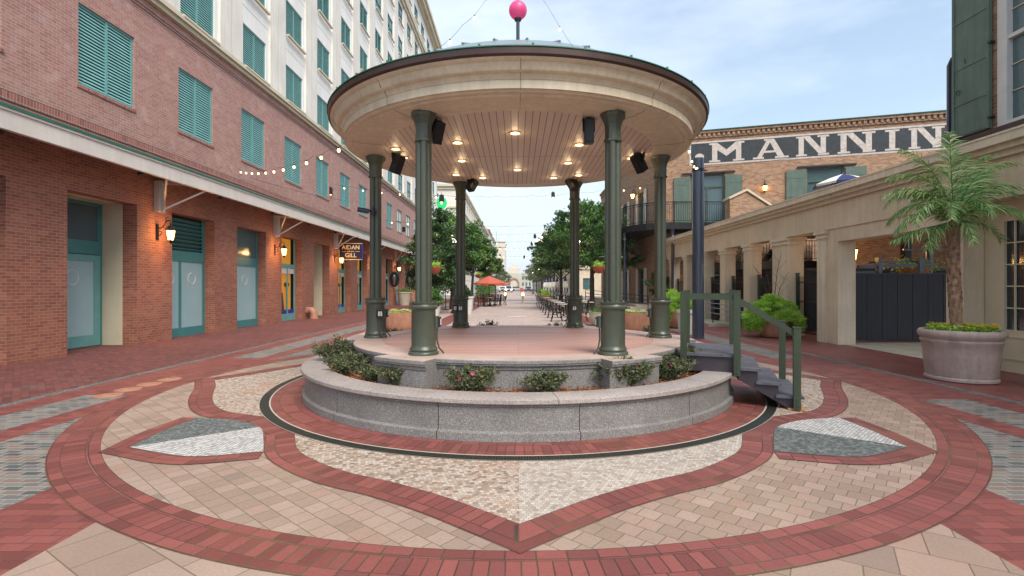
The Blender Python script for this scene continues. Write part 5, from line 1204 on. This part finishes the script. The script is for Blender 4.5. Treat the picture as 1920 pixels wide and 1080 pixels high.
t = thing('wooden_crate', 'brown wooden box beside the tall sidewalk pot', 'box', (-9.3, 46.5, 0)); b = MB()
for k in range(5): b.box(-.5,.5,-.35,.35,.02+.3*k,.29+.3*k)
b.build('boards', 'terra', t)

# ------------------------------------------------------------------ palm in oval planter
t = thing('palm_planter', 'big pinkish stone planter with yellow flowers and a windblown palm, right foreground', 'planter', (8.15, 9.11, 0))
b = MB(); b.lathe([(r_*.71, z_*.955) for r_, z_ in [(.70,0),(.745,.02),(.745,.06),(.715,.085),(.73,.12),(.77,.5),(.80,.70),(.835,.74),(.835,.765),(.81,.78),(.82,.80),(.87,.84),(.885,.89),(.87,.94),(.83,.965),(.76,.955),(.74,.92)]], n=56); b.build('pot', 'stonepot', t)
b = MB(); b.lathe([(.53,.875),(0,.89)], n=30); b.build('soil', 'soil', t)
flowers(t, (0,-.02), .5, .96, 60, ('flowery',), .10)
pt = thing('palm_tree', 'small windblown palm with drooping fronds growing in the pinkish stone planter', 'palm', (8.06, 9.11, .88))
b = MB(); tp = [(.02,0,0),(.0,0,.4),(-.03,0,.85),(-.06,0,1.3),(-.05,0,1.8),(-.03,0,2.2)]
b.tube(tp, .105, 16, r1=.10)
for k in range(95):
    s = (k+.5)/95*.97; i = int(s*5); f = s*5-i; p = Vector(tp[i]).lerp(Vector(tp[i+1]), f); a = k*2.4; e = Vector((math.cos(a), math.sin(a), 0)); g_ = Vector((-math.sin(a), math.cos(a), 0)); r0 = .10
    if s < .15: continue
    w_ = .055; q = p+e*r0; b.face([q-g_*w_-Vector((0,0,.1)), q+g_*w_-Vector((0,0,.1)), q+g_*w_*.5+e*.02+Vector((0,0,.12)), q-g_*w_*.5+e*.02+Vector((0,0,.12))])
b.build('trunk', 'palmtrunk', pt)
top = Vector((-.03, 0, 2.1)); rb = MB(); PP = []; V = []; Fc = []; UVs = []
def frond(az_, el0, L, droop, wind):
    pts = []; d = Vector((math.cos(az_)*math.cos(el0), math.sin(az_)*math.cos(el0), math.sin(el0))); p = top.copy(); n = 16
    for i in range(n+1):
        pts.append(p.copy()); p = p+d*L/n; d = (d+Vector((wind*.02, 0, -droop/n*(1+i/n)))).normalized()
    rb.tube(pts, .014, 5, r1=.003)
    for i in range(2, n+1):
        for h in range(6):
            s = (i-1+h/6)/n; a, c = pts[i-1], pts[i]; q = a.lerp(c, h/6); d = (c-a).normalized(); sd = d.cross(Vector((0,0,1))).normalized()
            ll = .44*math.sin(PI*min(1, .12+s*.82))**.7*random.uniform(.55, 1.15)
            for sg_ in (-1, 1):
                e = (sd*sg_*.6+d*.75+Vector((wind*.6+random.gauss(0,.18), random.gauss(0,.18), -.25+random.uniform(-.35,.35)))).normalized(); m = q+e*ll*.5; tpp = m+(e+Vector((wind*.25,0,-.55))).normalized()*ll*.5; wv = d*.0085
                k = len(V); V.extend([q-wv, q+wv, m+wv*1.1, m-wv*1.1, tpp]); u = random.random(); Fc.append((k,k+1,k+2,k+3)); Fc.append((k+3,k+2,k+4)); UVs.extend([u]*7)
for az_, el0, L, dr, wd in ((1.7,1.5,1.9,.9,.3),(2.8,1.35,1.9,1.3,.0),(3.0,1.05,1.75,1.4,-.2),(.6,1.25,1.9,1.1,1),(2.9,1.15,1.7,1.9,.1),(2.6,1.3,1.8,1.8,.3),(.4,1.4,1.9,1.2,1),(-.2,1.35,1.9,1.4,1),(1.0,1.45,1.7,1.2,.8),(2.9,.75,1.35,1.7,.1),(2.4,1.0,1.5,1.9,.3),(3.4,.95,1.5,2.0,.3),(3.05,-.05,1.3,.35,.1),(-2.4,.9,1.4,1.8,.5),(-1.8,1.0,1.3,2.0,.6),(-1.2,.8,1.4,1.7,.9),(-.6,.75,1.5,1.5,1),(0,.8,1.6,1.3,1),(.2,.35,1.4,1.1,1),(.5,.9,1.5,1.4,1),(.9,1.0,1.4,1.5,.9),(1.4,1.1,1.4,1.6,.7),(1.9,1.2,1.3,1.6,.5),(-.3,1.15,1.5,1.5,1),(.3,1.25,1.6,1.3,1),(-1.0,1.25,1.4,1.7,.9),(2.2,1.3,1.3,1.9,.4),(-2.0,.3,1.0,1.5,.6),(-2.9,.2,1.0,1.6,.1)): frond(az_, el0, L, dr, wd)
rb.build('frond_ribs', 'palm', pt)
me = bpy.data.meshes.new('fronds'); me.from_pydata([tuple(v) for v in V], [], Fc); uv = me.uv_layers.new(name='UVMap'); uv.data.foreach_set('uv', [q for u in UVs for q in (u, .5)]); me.materials.append(M['palm']); o = bpy.data.objects.new('fronds', me); C.objects.link(o); o.parent = pt; pt.scale = (.86,.86,.94)

# ------------------------------------------------------------------ trees
def tree(name, lab, x, y, h, r, mat, ncl=90, per=120, ls=.17, zc=None, rz=None, tr=.16, lean=0, grp='trees along the street', pts=None):
    t = thing(name, lab, 'tree', (x, y, 0), 0, grp)
    zc = zc or h*.62; rz = rz or h-zc
    b = MB(); b.tube([(0,0,0),(lean*.3,0,zc*.3),(lean*.6,.05,zc*.62),(lean,0,zc)], tr, 8, r1=tr*.5)
    for k in range(9):
        a = k*2.4+x; z = zc*random.uniform(.45, .85); b.tube([(lean*.5,0,z),(r*.4*math.cos(a)+lean,r*.4*math.sin(a),z+rz*.35),(r*.8*math.cos(a)+lean,r*.8*math.sin(a),z+rz*random.uniform(.5,.9))], tr*.4, 5, r1=.015)
    b.build('trunk', 'trunk', t)
    P, sh = crown_pts((lean,0,zc), (r,r*1.0,rz), ncl, per)
    if pts:
        for c, rr, n2 in pts: p2, s2 = crown_pts(c, rr, n2, per); P = np.concatenate([P,p2]); sh = np.concatenate([sh,s2])
    leafmesh('crown', P, ls, .5, mat, t, shade=sh); return t
tree('magnolia_tree', 'dense dark glossy tree nearest on the left, beside the hanging baskets', -5.0, 31, 6.9, 1.75, 'leafdark', 150, 150, .17, 3.3, 3.4)
tree('street_tree', 'tall green street tree behind the rear left gazebo column', -4.9, 37, 7.3, 2.2, 'leaf', 130, 140, .19, 4.8, 2.5, lean=.4)
tree('street_tree', 'broad green street tree standing over the orange parasols', -4.5, 49, 7.5, 2.3, 'leaf', 170, 130, .22, 5.0, 2.5, lean=.3, pts=[((1.9,0,3.7),(1.3,1.5,1.4),40)])
tree('street_tree', 'small pale green tree farther down the left side of the street', -4.6, 92, 6.5, 2.4, 'leafolive', 70, 90, .26)
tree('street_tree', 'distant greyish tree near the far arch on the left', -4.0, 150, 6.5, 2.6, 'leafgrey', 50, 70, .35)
tree('street_tree', 'hedge-like tree on the left sidewalk beyond the magnolia', -7.6, 60, 8.0, 3, 'leaf', 100, 110, .24)
tree('street_tree', 'large spreading tree on the right whose trunk stands behind the front right column', 5.4, 35.6, 7.6, 3.2, 'leaf', 260, 140, .18, 4.9, 2.7, .2, pts=[((-.9,0,6.4),(1.6,1.5,1.3),40),((2.3,-1,3.6),(1.2,1.2,.8),30),((.3,0,7.2),(.9,.8,.9),18)])
tree('street_tree', 'dark green tree just beyond the large spreading tree on the right', 4.2, 47, 7.4, 2.5, 'leafdark', 130, 130, .2, 4.9, 2.6, pts=[((-1.2,0,5.4),(1.5,1.2,1.0),25)])
tree('street_tree', 'brownish thin street tree on the right behind the closed parasols', 4.6, 68, 7.4, 2.6, 'leafolive', 90, 80, .24)
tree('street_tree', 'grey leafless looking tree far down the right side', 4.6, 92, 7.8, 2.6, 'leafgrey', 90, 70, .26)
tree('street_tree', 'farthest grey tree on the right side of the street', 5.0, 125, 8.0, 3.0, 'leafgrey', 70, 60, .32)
tree('street_tree', 'round dark shrub-like tree in front of the arcade pillars', 9.0, 31.0, 3.0, .8, 'leafdark', 50, 70, .12, 1.8, 1.1)
for k, (x, y, L, lab) in enumerate(((-3.9, 58, 10, 'low green hedge bed along the left side beyond the parasols'), (-4.2, 76, 12, 'farther green hedge bed along the left side of the street'), (3.9, 62, 6, 'bright green grassy bed in a low planter on the right'), (4.1, 78, 12, 'dark green hedge bed farther down the right'))):
    t = thing('hedge_bed', lab, 'hedge', (x, y, 0), 0, 'planting beds along the street'); b = MB(); b.box(-.7,.7,-L/2,L/2,0,.55); b.box(-.74,.74,-L/2-.04,L/2+.04,.55,.62); b.build('trough', 'terra', t)
    n = 3500; P = np.stack([RNG.uniform(-.75,.75,n), RNG.uniform(-L/2,L/2,n), .6+RNG.uniform(0,1,n)**.7*(1.3 if k < 2 else .7)], 1); leafmesh('foliage', P, .16, .4, 'fern' if k == 2 else 'leaf', t)

# ------------------------------------------------------------------ street lamps with baskets
def lamp_post():
    t = thing('street_lamp', '', 'street lamp', (0,0,0), 0, 'street lamps with hanging baskets')
    b = MB(); b.lathe([(.24,0),(.24,.12),(.17,.2),(.15,.55),(.19,.6),(.16,.66),(.10,.8),(.075,1.2),(.065,3.9),(.09,3.95),(.09,4.05),(.05,4.1),(.05,4.35),(.12,4.42),(.13,4.48)], n=16); b.build('post', 'pole', t)
    b = MB(); b.tube([(-.55,0,3.05),(0,0,3.15),(.55,0,3.05)], .02, 6); b.tube([(-.55,0,3.05),(-.55,0,2.85)], .008, 4); b.tube([(.55,0,3.05),(.55,0,2.85)], .008, 4); b.build('basket_arm', 'pole', t)
    b = MB(); b.lathe([(.12,4.48),(.2,4.95)], n=8, smooth=False); b.lathe([(0,4.5),(.12,4.5)], n=8); gl = b.build('glass', 'lampw', t)
    b = MB(); b.lathe([(.24,4.95),(.2,5.02),(.08,5.15),(.03,5.2),(.03,5.3),(0,5.34)], n=8, smooth=False); b.build('cap', 'pole', gl)
    return t
lp = lamp_post(); LP = [(-3.95, 31.5, 'lit street lamp left of the rear left gazebo column'), (-4.35, 22.9, 'street lamp hidden behind the front left gazebo column, nearest on the left'), (4.35, 22.9, 'nearest street lamp on the right, behind the front right gazebo column'), (4.3, 35.2, 'lit street lamp inside the large right-hand tree'), (-4.1, 46, 'street lamp behind the rear left column, next to the square planter'), (4.4, 58, 'slim lamp post rising beyond the closed parasols'), (3.9, 88, 'far lit street lamp on the right'), (-4.2, 100, 'far lit street lamp on the left near the white car'), (3.6, 110, 'farthest lit street lamp on the right')]
for k, (x, y, lab) in enumerate(LP):
    o = lp if k == 0 else dup(lp)
    o.location = (x, y, 0); o['label'] = lab
def basket(x, y, z, lab):
    t = thing('hanging_basket', lab, 'basket', (x, y, z), 0, 'terracotta hanging baskets'); b = MB(); b.lathe([(0,-.32),(.15,-.29),(.26,-.14),(.30,0),(.27,0),(0,-.03)], n=16); b.build('bowl', 'terrared', t)
    P = RNG.normal(size=(420,3))*np.array([.15,.15,.08])+np.array([0,0,.08]); leafmesh('foliage', P, .10, .3, 'fern', t)
    b = MB(); b.tube([(0,0,0),(0,0,.5)], .008, 4); b.build('wire', 'blackmetal', t)
for x, y, lab in ((-4.05,31.3,'terracotta hanging basket in front of the rear left gazebo column lamp'), (-3.78,22.9,'terracotta hanging basket just right of the front left gazebo column'), (3.8,22.9,'terracotta hanging basket just left of the front right gazebo column'), (-3.55,46,'terracotta hanging basket low behind the rear left gazebo column')):
    basket(x, y, 2.62 if y < 40 else 2.8, lab)
for k, (x, y) in enumerate(((4.2, 66), (3.7, 70))):
    t = thing('banner_pole', ['slim tall dark pole right of the closed parasols', 'second slim dark pole just left of the first'][k], 'pole', (x, y, 0)); b = MB(); b.tube([(0,0,0),(0,0,9.2 - k)], .07, 8); b.build('shaft', 'pole', t); b = MB(); b.bar((0,0,8.2),( -.9,0,8.3), .06); b.ball((-.9,0,8.15),.16,5); b.build('lamp_head', 'lampw', t)

# ------------------------------------------------------------------ bollards
def bollard(x, lab):
    t = thing('lit_bollard', lab, 'bollard', (x, 48, 0), 0, 'lit bollards across the street'); b = MB(); b.lathe([(.26,0),(.26,.05),(.13,.1),(.11,.15),(.105,.8),(.12,.82)], n=16); b.build('post', 'stonepot', t); b = MB(); b.lathe([(.11,.82),(.12,.95),(.09,1.05),(0,1.1)], n=12); b.build('light', 'lamp', t)
bollard(-1.1, 'lit bollard in the street beside the orange parasol, the left of two'); bollard(.59, 'lit bollard in the middle of the street, the right of two')

# ------------------------------------------------------------------ café furniture
def cafe_chair(kind):
    t = thing('cafe_chair', 'black metal lattice back café chair', 'chair')
    b = MB(); b.box(-.22,.22,-.22,.22,.43,.47); b.build('seat', 'blackmetal', t)
    for sx, sy in ((-1,-1),(1,-1),(-1,1),(1,1)):
        b = MB(); b.tube([(sx*.19, sy*.19, .44), (sx*.21, sy*.22, .2), (sx*.25, sy*.28, 0)], .018, 5); b.build('leg', 'blackmetal', t)
    b = MB(); b.tube([(-.21,-.21,.46),(-.23,-.27,.75),(-.21,-.32,.96),(-.1,-.34,1.02),(.1,-.34,1.02),(.21,-.32,.96),(.23,-.27,.75),(.21,-.21,.46)], .018, 5)
    for k in range(-3, 4): b.bar((k*.06,-.22,.5), (k*.06+.12 if k < 2 else k*.06,-.33,.98), .012); b.bar((k*.06,-.22,.5), (k*.06-.12 if k > -2 else k*.06,-.33,.98), .012)
    b.build('backrest', 'blackmetal', t)
    b = MB(); b.tube([(-.23,-.26,.68),(-.27,.05,.68),(-.25,.18,.62),(-.22,.2,.45)], .014, 5); b.tube([(.23,-.26,.68),(.27,.05,.68),(.25,.18,.62),(.22,.2,.45)], .014, 5); b.build('armrests', 'blackmetal', t); return t
def cafe_table():
    t = thing('cafe_table', 'small café table', 'table'); b = MB(); b.lathe([(0,.73),(.36,.73),(.37,.745),(.36,.76),(0,.76)], n=24); b.build('top', 'tabletop', t)
    b = MB(); b.tube([(0,0,.08),(0,0,.73)], .035, 8); 
    for k in range(4): a = PI/4+k*PI/2; b.tube([(0,0,.14),(.2*math.cos(a),.2*math.sin(a),.06),(.32*math.cos(a),.32*math.sin(a),.0)], .02, 5)
    b.build('base', 'blackmetal', t); return t
ch0 = cafe_chair(0); tb0 = cafe_table(); first = [True, True]
def chair_at(x, y, rz, lab, grp):
    o = ch0 if first[0] else dup(ch0); first[0] = False; o.location = (x, y, 0); o.rotation_euler.z = rz; o['label'] = lab; o['group'] = grp
def table_at(x, y, lab, grp):
    o = tb0 if first[1] else dup(tb0); first[1] = False; o.location = (x, y, 0); o['label'] = lab; o['group'] = grp
ORD = ['nearest', 'second', 'third', 'fourth', 'fifth', 'sixth', 'seventh', 'eighth']
for k in range(8):
    y = 24.3+2.7*k; n = ORD[k]
    table_at(2.55, y, f'{n} pale round table from the front in the right street row', 'café tables along the right of the street')
    chair_at(1.95, y-.1, -PI/2, f'{n} black chair from the front on the street side of the right table row', 'café chairs along the right of the street')
    chair_at(3.2, y+.05, PI/2, f'{n} black chair from the front on the sidewalk side of the right table row', 'café chairs along the right of the street')
    if k > 1:
        table_at(4.35, y+.6, f'{ORD[k-2]} table of the second row, under the closed parasols', 'café tables along the right of the street')
        chair_at(3.8, y+.6, -PI/2, f'{ORD[k-2]} chair of the second row, left of its table', 'café chairs along the right of the street')
for cx, cy, w in ((-2.35, 42.3, 'near'), (-1.95, 44.8, 'far')):
    table_at(cx, cy, f'round table under the {w} orange parasol', 'café tables under the orange parasols')
    for k, wd in enumerate(('right', 'far right', 'far left', 'left', 'near left', 'near right')):
        a = k*PI/3+.2; chair_at(cx+.72*math.cos(a), cy+.72*math.sin(a), a+PI/2, f'black chair on the {wd} side of the table under the {w} orange parasol', 'café chairs under the orange parasols')
def parasol(x, y, r, z0, z1, lab, mats=('orange',), alt=False):
    t = thing('orange_parasol', lab, 'parasol', (x, y, 0), 0, 'orange parasols over café tables'); canopy(8, r, z0, z1, list(mats), alt, t); b = MB(); b.tube([(0,0,0),(0,0,z1+.05)], .028, 8); b.build('pole', 'blackmetal', t); b = MB(); b.lathe([(.24,0),(.24,.06),(.06,.1)], n=16); b.build('base', 'blackmetal', t)
parasol(-2.35, 42.3, 1.32, 1.98, 2.62, 'open orange parasol left of the bollards, the nearer of two overlapping'); parasol(-1.95, 44.8, 1.3, 1.88, 2.45, 'open orange parasol overlapping behind the nearer one, left of the bollards'); parasol(-5.1, 35.5, 1.2, 2.0, 2.6, 'orange parasol mostly hidden behind the rear left gazebo column')
for k in range(7):
    y = 46+2.7*k; t = thing('closed_parasol', f'{ORD[k]} closed navy and cream parasol from the front in the right row', 'parasol', (4.5-.16*k, y, 0), 0, 'closed parasols along the right of the street')
    b = MB(); b.tube([(0,0,0),(0,0,2.75)], .03, 8); b.lathe([(.25,0),(.25,.06),(.06,.1)], n=14); b.build('pole', 'blackmetal', t)
    b = MB(); n = 16
    lv = [(1.0,.13),(1.35,.26),(1.6,.24),(1.8,.27),(2.2,.17),(2.55,.07),(2.7,.02)]
    for (z0, r0), (z1, r1) in zip(lv, lv[1:]):
        for q in range(n):
            P = lambda r, a, z: ((r*(1 if a % 2 else .6))*math.cos(2*PI*a/n), (r*(1 if a % 2 else .6))*math.sin(2*PI*a/n), z)
            b.face([P(r0,q,z0), P(r0,q+1,z0), P(r1,q+1,z1), P(r1,q,z1)], (0 if 1.55 < z0+.01 < 2.15 else (1 if (q//2) % 2 or z0 > 2.1 else 0)))
    b.build('canopy', ['canvasw', 'canvasn'], t)

# ------------------------------------------------------------------ cars
def car(x, y, rz, body, lab, hh=1.75):
    t = thing('parked_car', lab, 'car', (x, y, 0), rz, 'cars at the far end of the street'); W_ = .93
    b = MB(); pr = [(-2.3,.35),(-2.35,.75),(-2.2,1.0),(-1.2,1.12),(-.6,hh-.05),(.4,hh),(1.7,hh-.05),(2.2,1.15),(2.35,.8),(2.3,.35)]
    b.prism(pr, -W_, W_, 0, lambda u, v, w: (w, u, v)); b.build('body', body, t)
    b = MB(); b.face([(-.78,-1.21,1.14),(.78,-1.21,1.14),(.7,-.63,hh-.1),(-.7,-.63,hh-.1)]); b.build('windscreen', 'darkglass', t); t.children[-1].location.y = -.012
    for s_ in (-1, 1):
        b = MB(); b.prism([(-1.0,1.15),(-.55,hh-.12),(1.6,hh-.14),(1.95,1.15)], 0, .008, 0, lambda u, v, w: (s_*(W_+w+.002), u, v)); b.build('side_window', 'darkglass', t)
        b = MB(); b.obox((s_*.68,-2.31,.82), (.16,0,0), (0,.06,0), (0,0,.09)); b.build('headlight', 'lampw' if body == 'carwhite' and y < 145 else 'whitepot', t)
        for yy in (-1.45, 1.45): b = MB(); b.lathe([(0,-.11),(.34,-.11),(.34,.11),(0,.11)], n=18, smooth=False); o = b.build('wheel', 'rubber', t); o.location = (s_*.88, yy, .34); o.rotation_euler.y = PI/2
    b = MB(); b.box(-.45,.45,-2.37,-2.33,.55,.9); b.build('grille', 'black', t); b = MB(); b.box(-.9,.9,-2.40,-2.3,.36,.52); b.build('bumper', 'stair', t)
car(-2.2, 138, 0, 'carwhite', 'white car facing the camera at the far end of the street', 1.9); car(-4.2, 146, 0, 'carwhite', 'pale car partly behind the white car on the left kerb'); car(.2, 190, PI/2, 'carwhite', 'pale car crossing the far end of the street'); car(3.8, 165, 0, 'carred', 'dark car on the right kerb far away'); car(-1.8, 230, 0, 'carred', 'dark car in front of the far arch')
t = thing('traffic_barrel', 'orange traffic barrier in the far street', 'barrier', (1.6, 160, 0)); b = MB(); b.lathe([(.5,0),(.45,1.1),(.3,1.25),(0,1.3)], n=14); b.build('barrel', 'orange', t); b = MB(); b.lathe([(.475,.5),(.465,.75)], n=14); b.build('stripe', 'canvasw', t)

# ------------------------------------------------------------------ string lights
BULB = MB(); BULB.lathe([(0,-.14),(.03,-.13),(.045,-.09),(.03,-.05),(.018,-.04)], n=8); BULBM = BULB.mesh('bulb', 'bulb')
SK = MB(); SK.lathe([(.022,-.05),(.022,0),(0,.0)], n=6); SKM = SK.mesh('socket', 'blackmetal')
def string(lab, p, q, sag, n, sc=1.0, wav=.0):
    t = thing('string_lights', lab, 'string lights', p, 0, 'bulb strings over the street'); p, q = Vector(p), Vector(q); pts = []
    m = n*4
    for k in range(m+1):
        s = k/m; x = p.lerp(q, s); x.z -= 4*sag*s*(1-s)+(wav if k % 4 == 2 else wav*.5 if k % 2 else 0)*0
        x.z -= wav*abs(math.sin(k*PI/4)); pts.append(x-p)
    b = MB(); b.tube(pts, .006*sc, 4, caps=False); b.build('cable', 'blackmetal', t)
    for k in range(n):
        x = pts[k*4+2]; o = bpy.data.objects.new('bulb', BULBM); C.objects.link(o); o.parent = t; o.location = x; o.scale = (sc,)*3
        o2 = bpy.data.objects.new('socket', SKM); C.objects.link(o2); o2.parent = o
    return t
string('bulb string from the brick wall at the left to the gazebo roof', (-11.0, 19.6, 6.35), (-3.15, 9.3, 4.45), .25, 11, .75, .04)
string('loose bulb string from the mast down to the left of the roof edge', (GC[0], GC[1], 7.7), (-.98, 5.95, 4.55), .12, 4, .45, .03)
string('loose bulb string from the mast down to the right of the roof edge', (GC[0], GC[1], 7.7), (.66, 5.87, 4.55), .02, 3, .4, .01)
string('bulb string from the right roof edge to the top of the navy pole', (3.2, 9.3, 4.45), (5.95, 16.3, 5.7), .2, 5, .55, .03)
string('bulb string crossing behind the gazebo, the nearest across the street', (-11.0, 30, 7.9), (8.6, 32.5, 8.4), .75, 18, 1.1, .08)
for k, (y, z, lab) in enumerate(((41, 6.7, 'second'), (53, 7.25, 'third'), (62, 7.25, 'fourth'), (71, 7.2, 'fifth'), (91, 7.2, 'sixth'))):
    string(f'{lab} bulb string from the front crossing the street beyond the gazebo', (-11.0 if y < 68 else -6, y, z+.5), (9 if y < 50 else 6.0, y, z+.5), .5, 15, .95+.008*y, .05)
for k, (px, py, Y, s, lab) in enumerate(((1037,365,30.5,.22,'black box speaker hanging on the nearest cable above the street centre'),(828,372,30,.3,'black box speaker hanging in front of the green neon sign'),(619,358,29.5,.3,'black box speaker on the cable in front of the left brick wall'),(1003,443,53,.3,'black box hanging on the cable right of the street centre, highest of four far ones'),(997,457,62,.3,'second highest of four far hanging black boxes'),(990,466,71,.3,'third highest of four far hanging black boxes'),(983,482,91,.36,'lowest and farthest of the hanging black boxes'),(757,430,44,.3,'small black box in front of the plain far windows of the brick wall'))):
    x, y, z = at(px, py, Y); t = thing('hanging_speaker', lab, 'speaker', (x, y, z), 0, 'black boxes hung on the street cables')
    b = MB(); b.lathe([(s*.5,-s*.75),(s*.5,s*.6),(s*.3,s*.75),(0,s*.75)], n=6, smooth=False); b.build('cabinet', 'black', t); b = MB(); b.lathe([(0,-s*.78),(s*.3,-s*.78),(s*.3,-s*.74)], n=8); b.build('lamp', 'bulb' if k < 3 else 'whitepot', t); b = MB(); b.tube([(0,0,s*.7),(0,0,s*1.2)], .012, 4); b.build('hook', 'blackmetal', t)
for p, q, lab in (((5.99,16.3,5.6),(20,28.6,9.9),'thin cable from the navy pole to the tan brick building, upper'), ((5.99,16.3,5.5),(12.5,30.8,9.3),'thin cable from the navy pole to the tan brick building, lower'), ((-11,20.5,6.2),(-11+.5,33,7.3),'thin slack cable along the left brick wall')):
    t = thing('wire', lab, 'wire', p); p, q = Vector(p), Vector(q); b = MB(); b.tube([(p.lerp(q, k/10)-p)-Vector((0,0,.6*(k/10)*(1-k/10))) for k in range(11)], .008, 4); b.build('cable', 'blackmetal', t)

# ------------------------------------------------------------------ haze
hm = bpy.data.materials.new('haze'); hm.use_nodes = True; ht = hm.node_tree; ht.nodes.clear()
pv = ht.nodes.new('ShaderNodeVolumePrincipled'); pv.inputs['Color'].default_value = (.82, .88, .96, 1); pv.inputs['Density'].default_value = .0003; pv.inputs['Anisotropy'].default_value = .3
ho = ht.nodes.new('ShaderNodeOutputMaterial'); ht.links.new(pv.outputs[0], ho.inputs['Volume']); M['haze'] = hm
b = MB(); b.box(-70, 70, -30, 470, -1.2, 52); o = b.build('haze', 'haze'); o['kind'] = 'stuff'
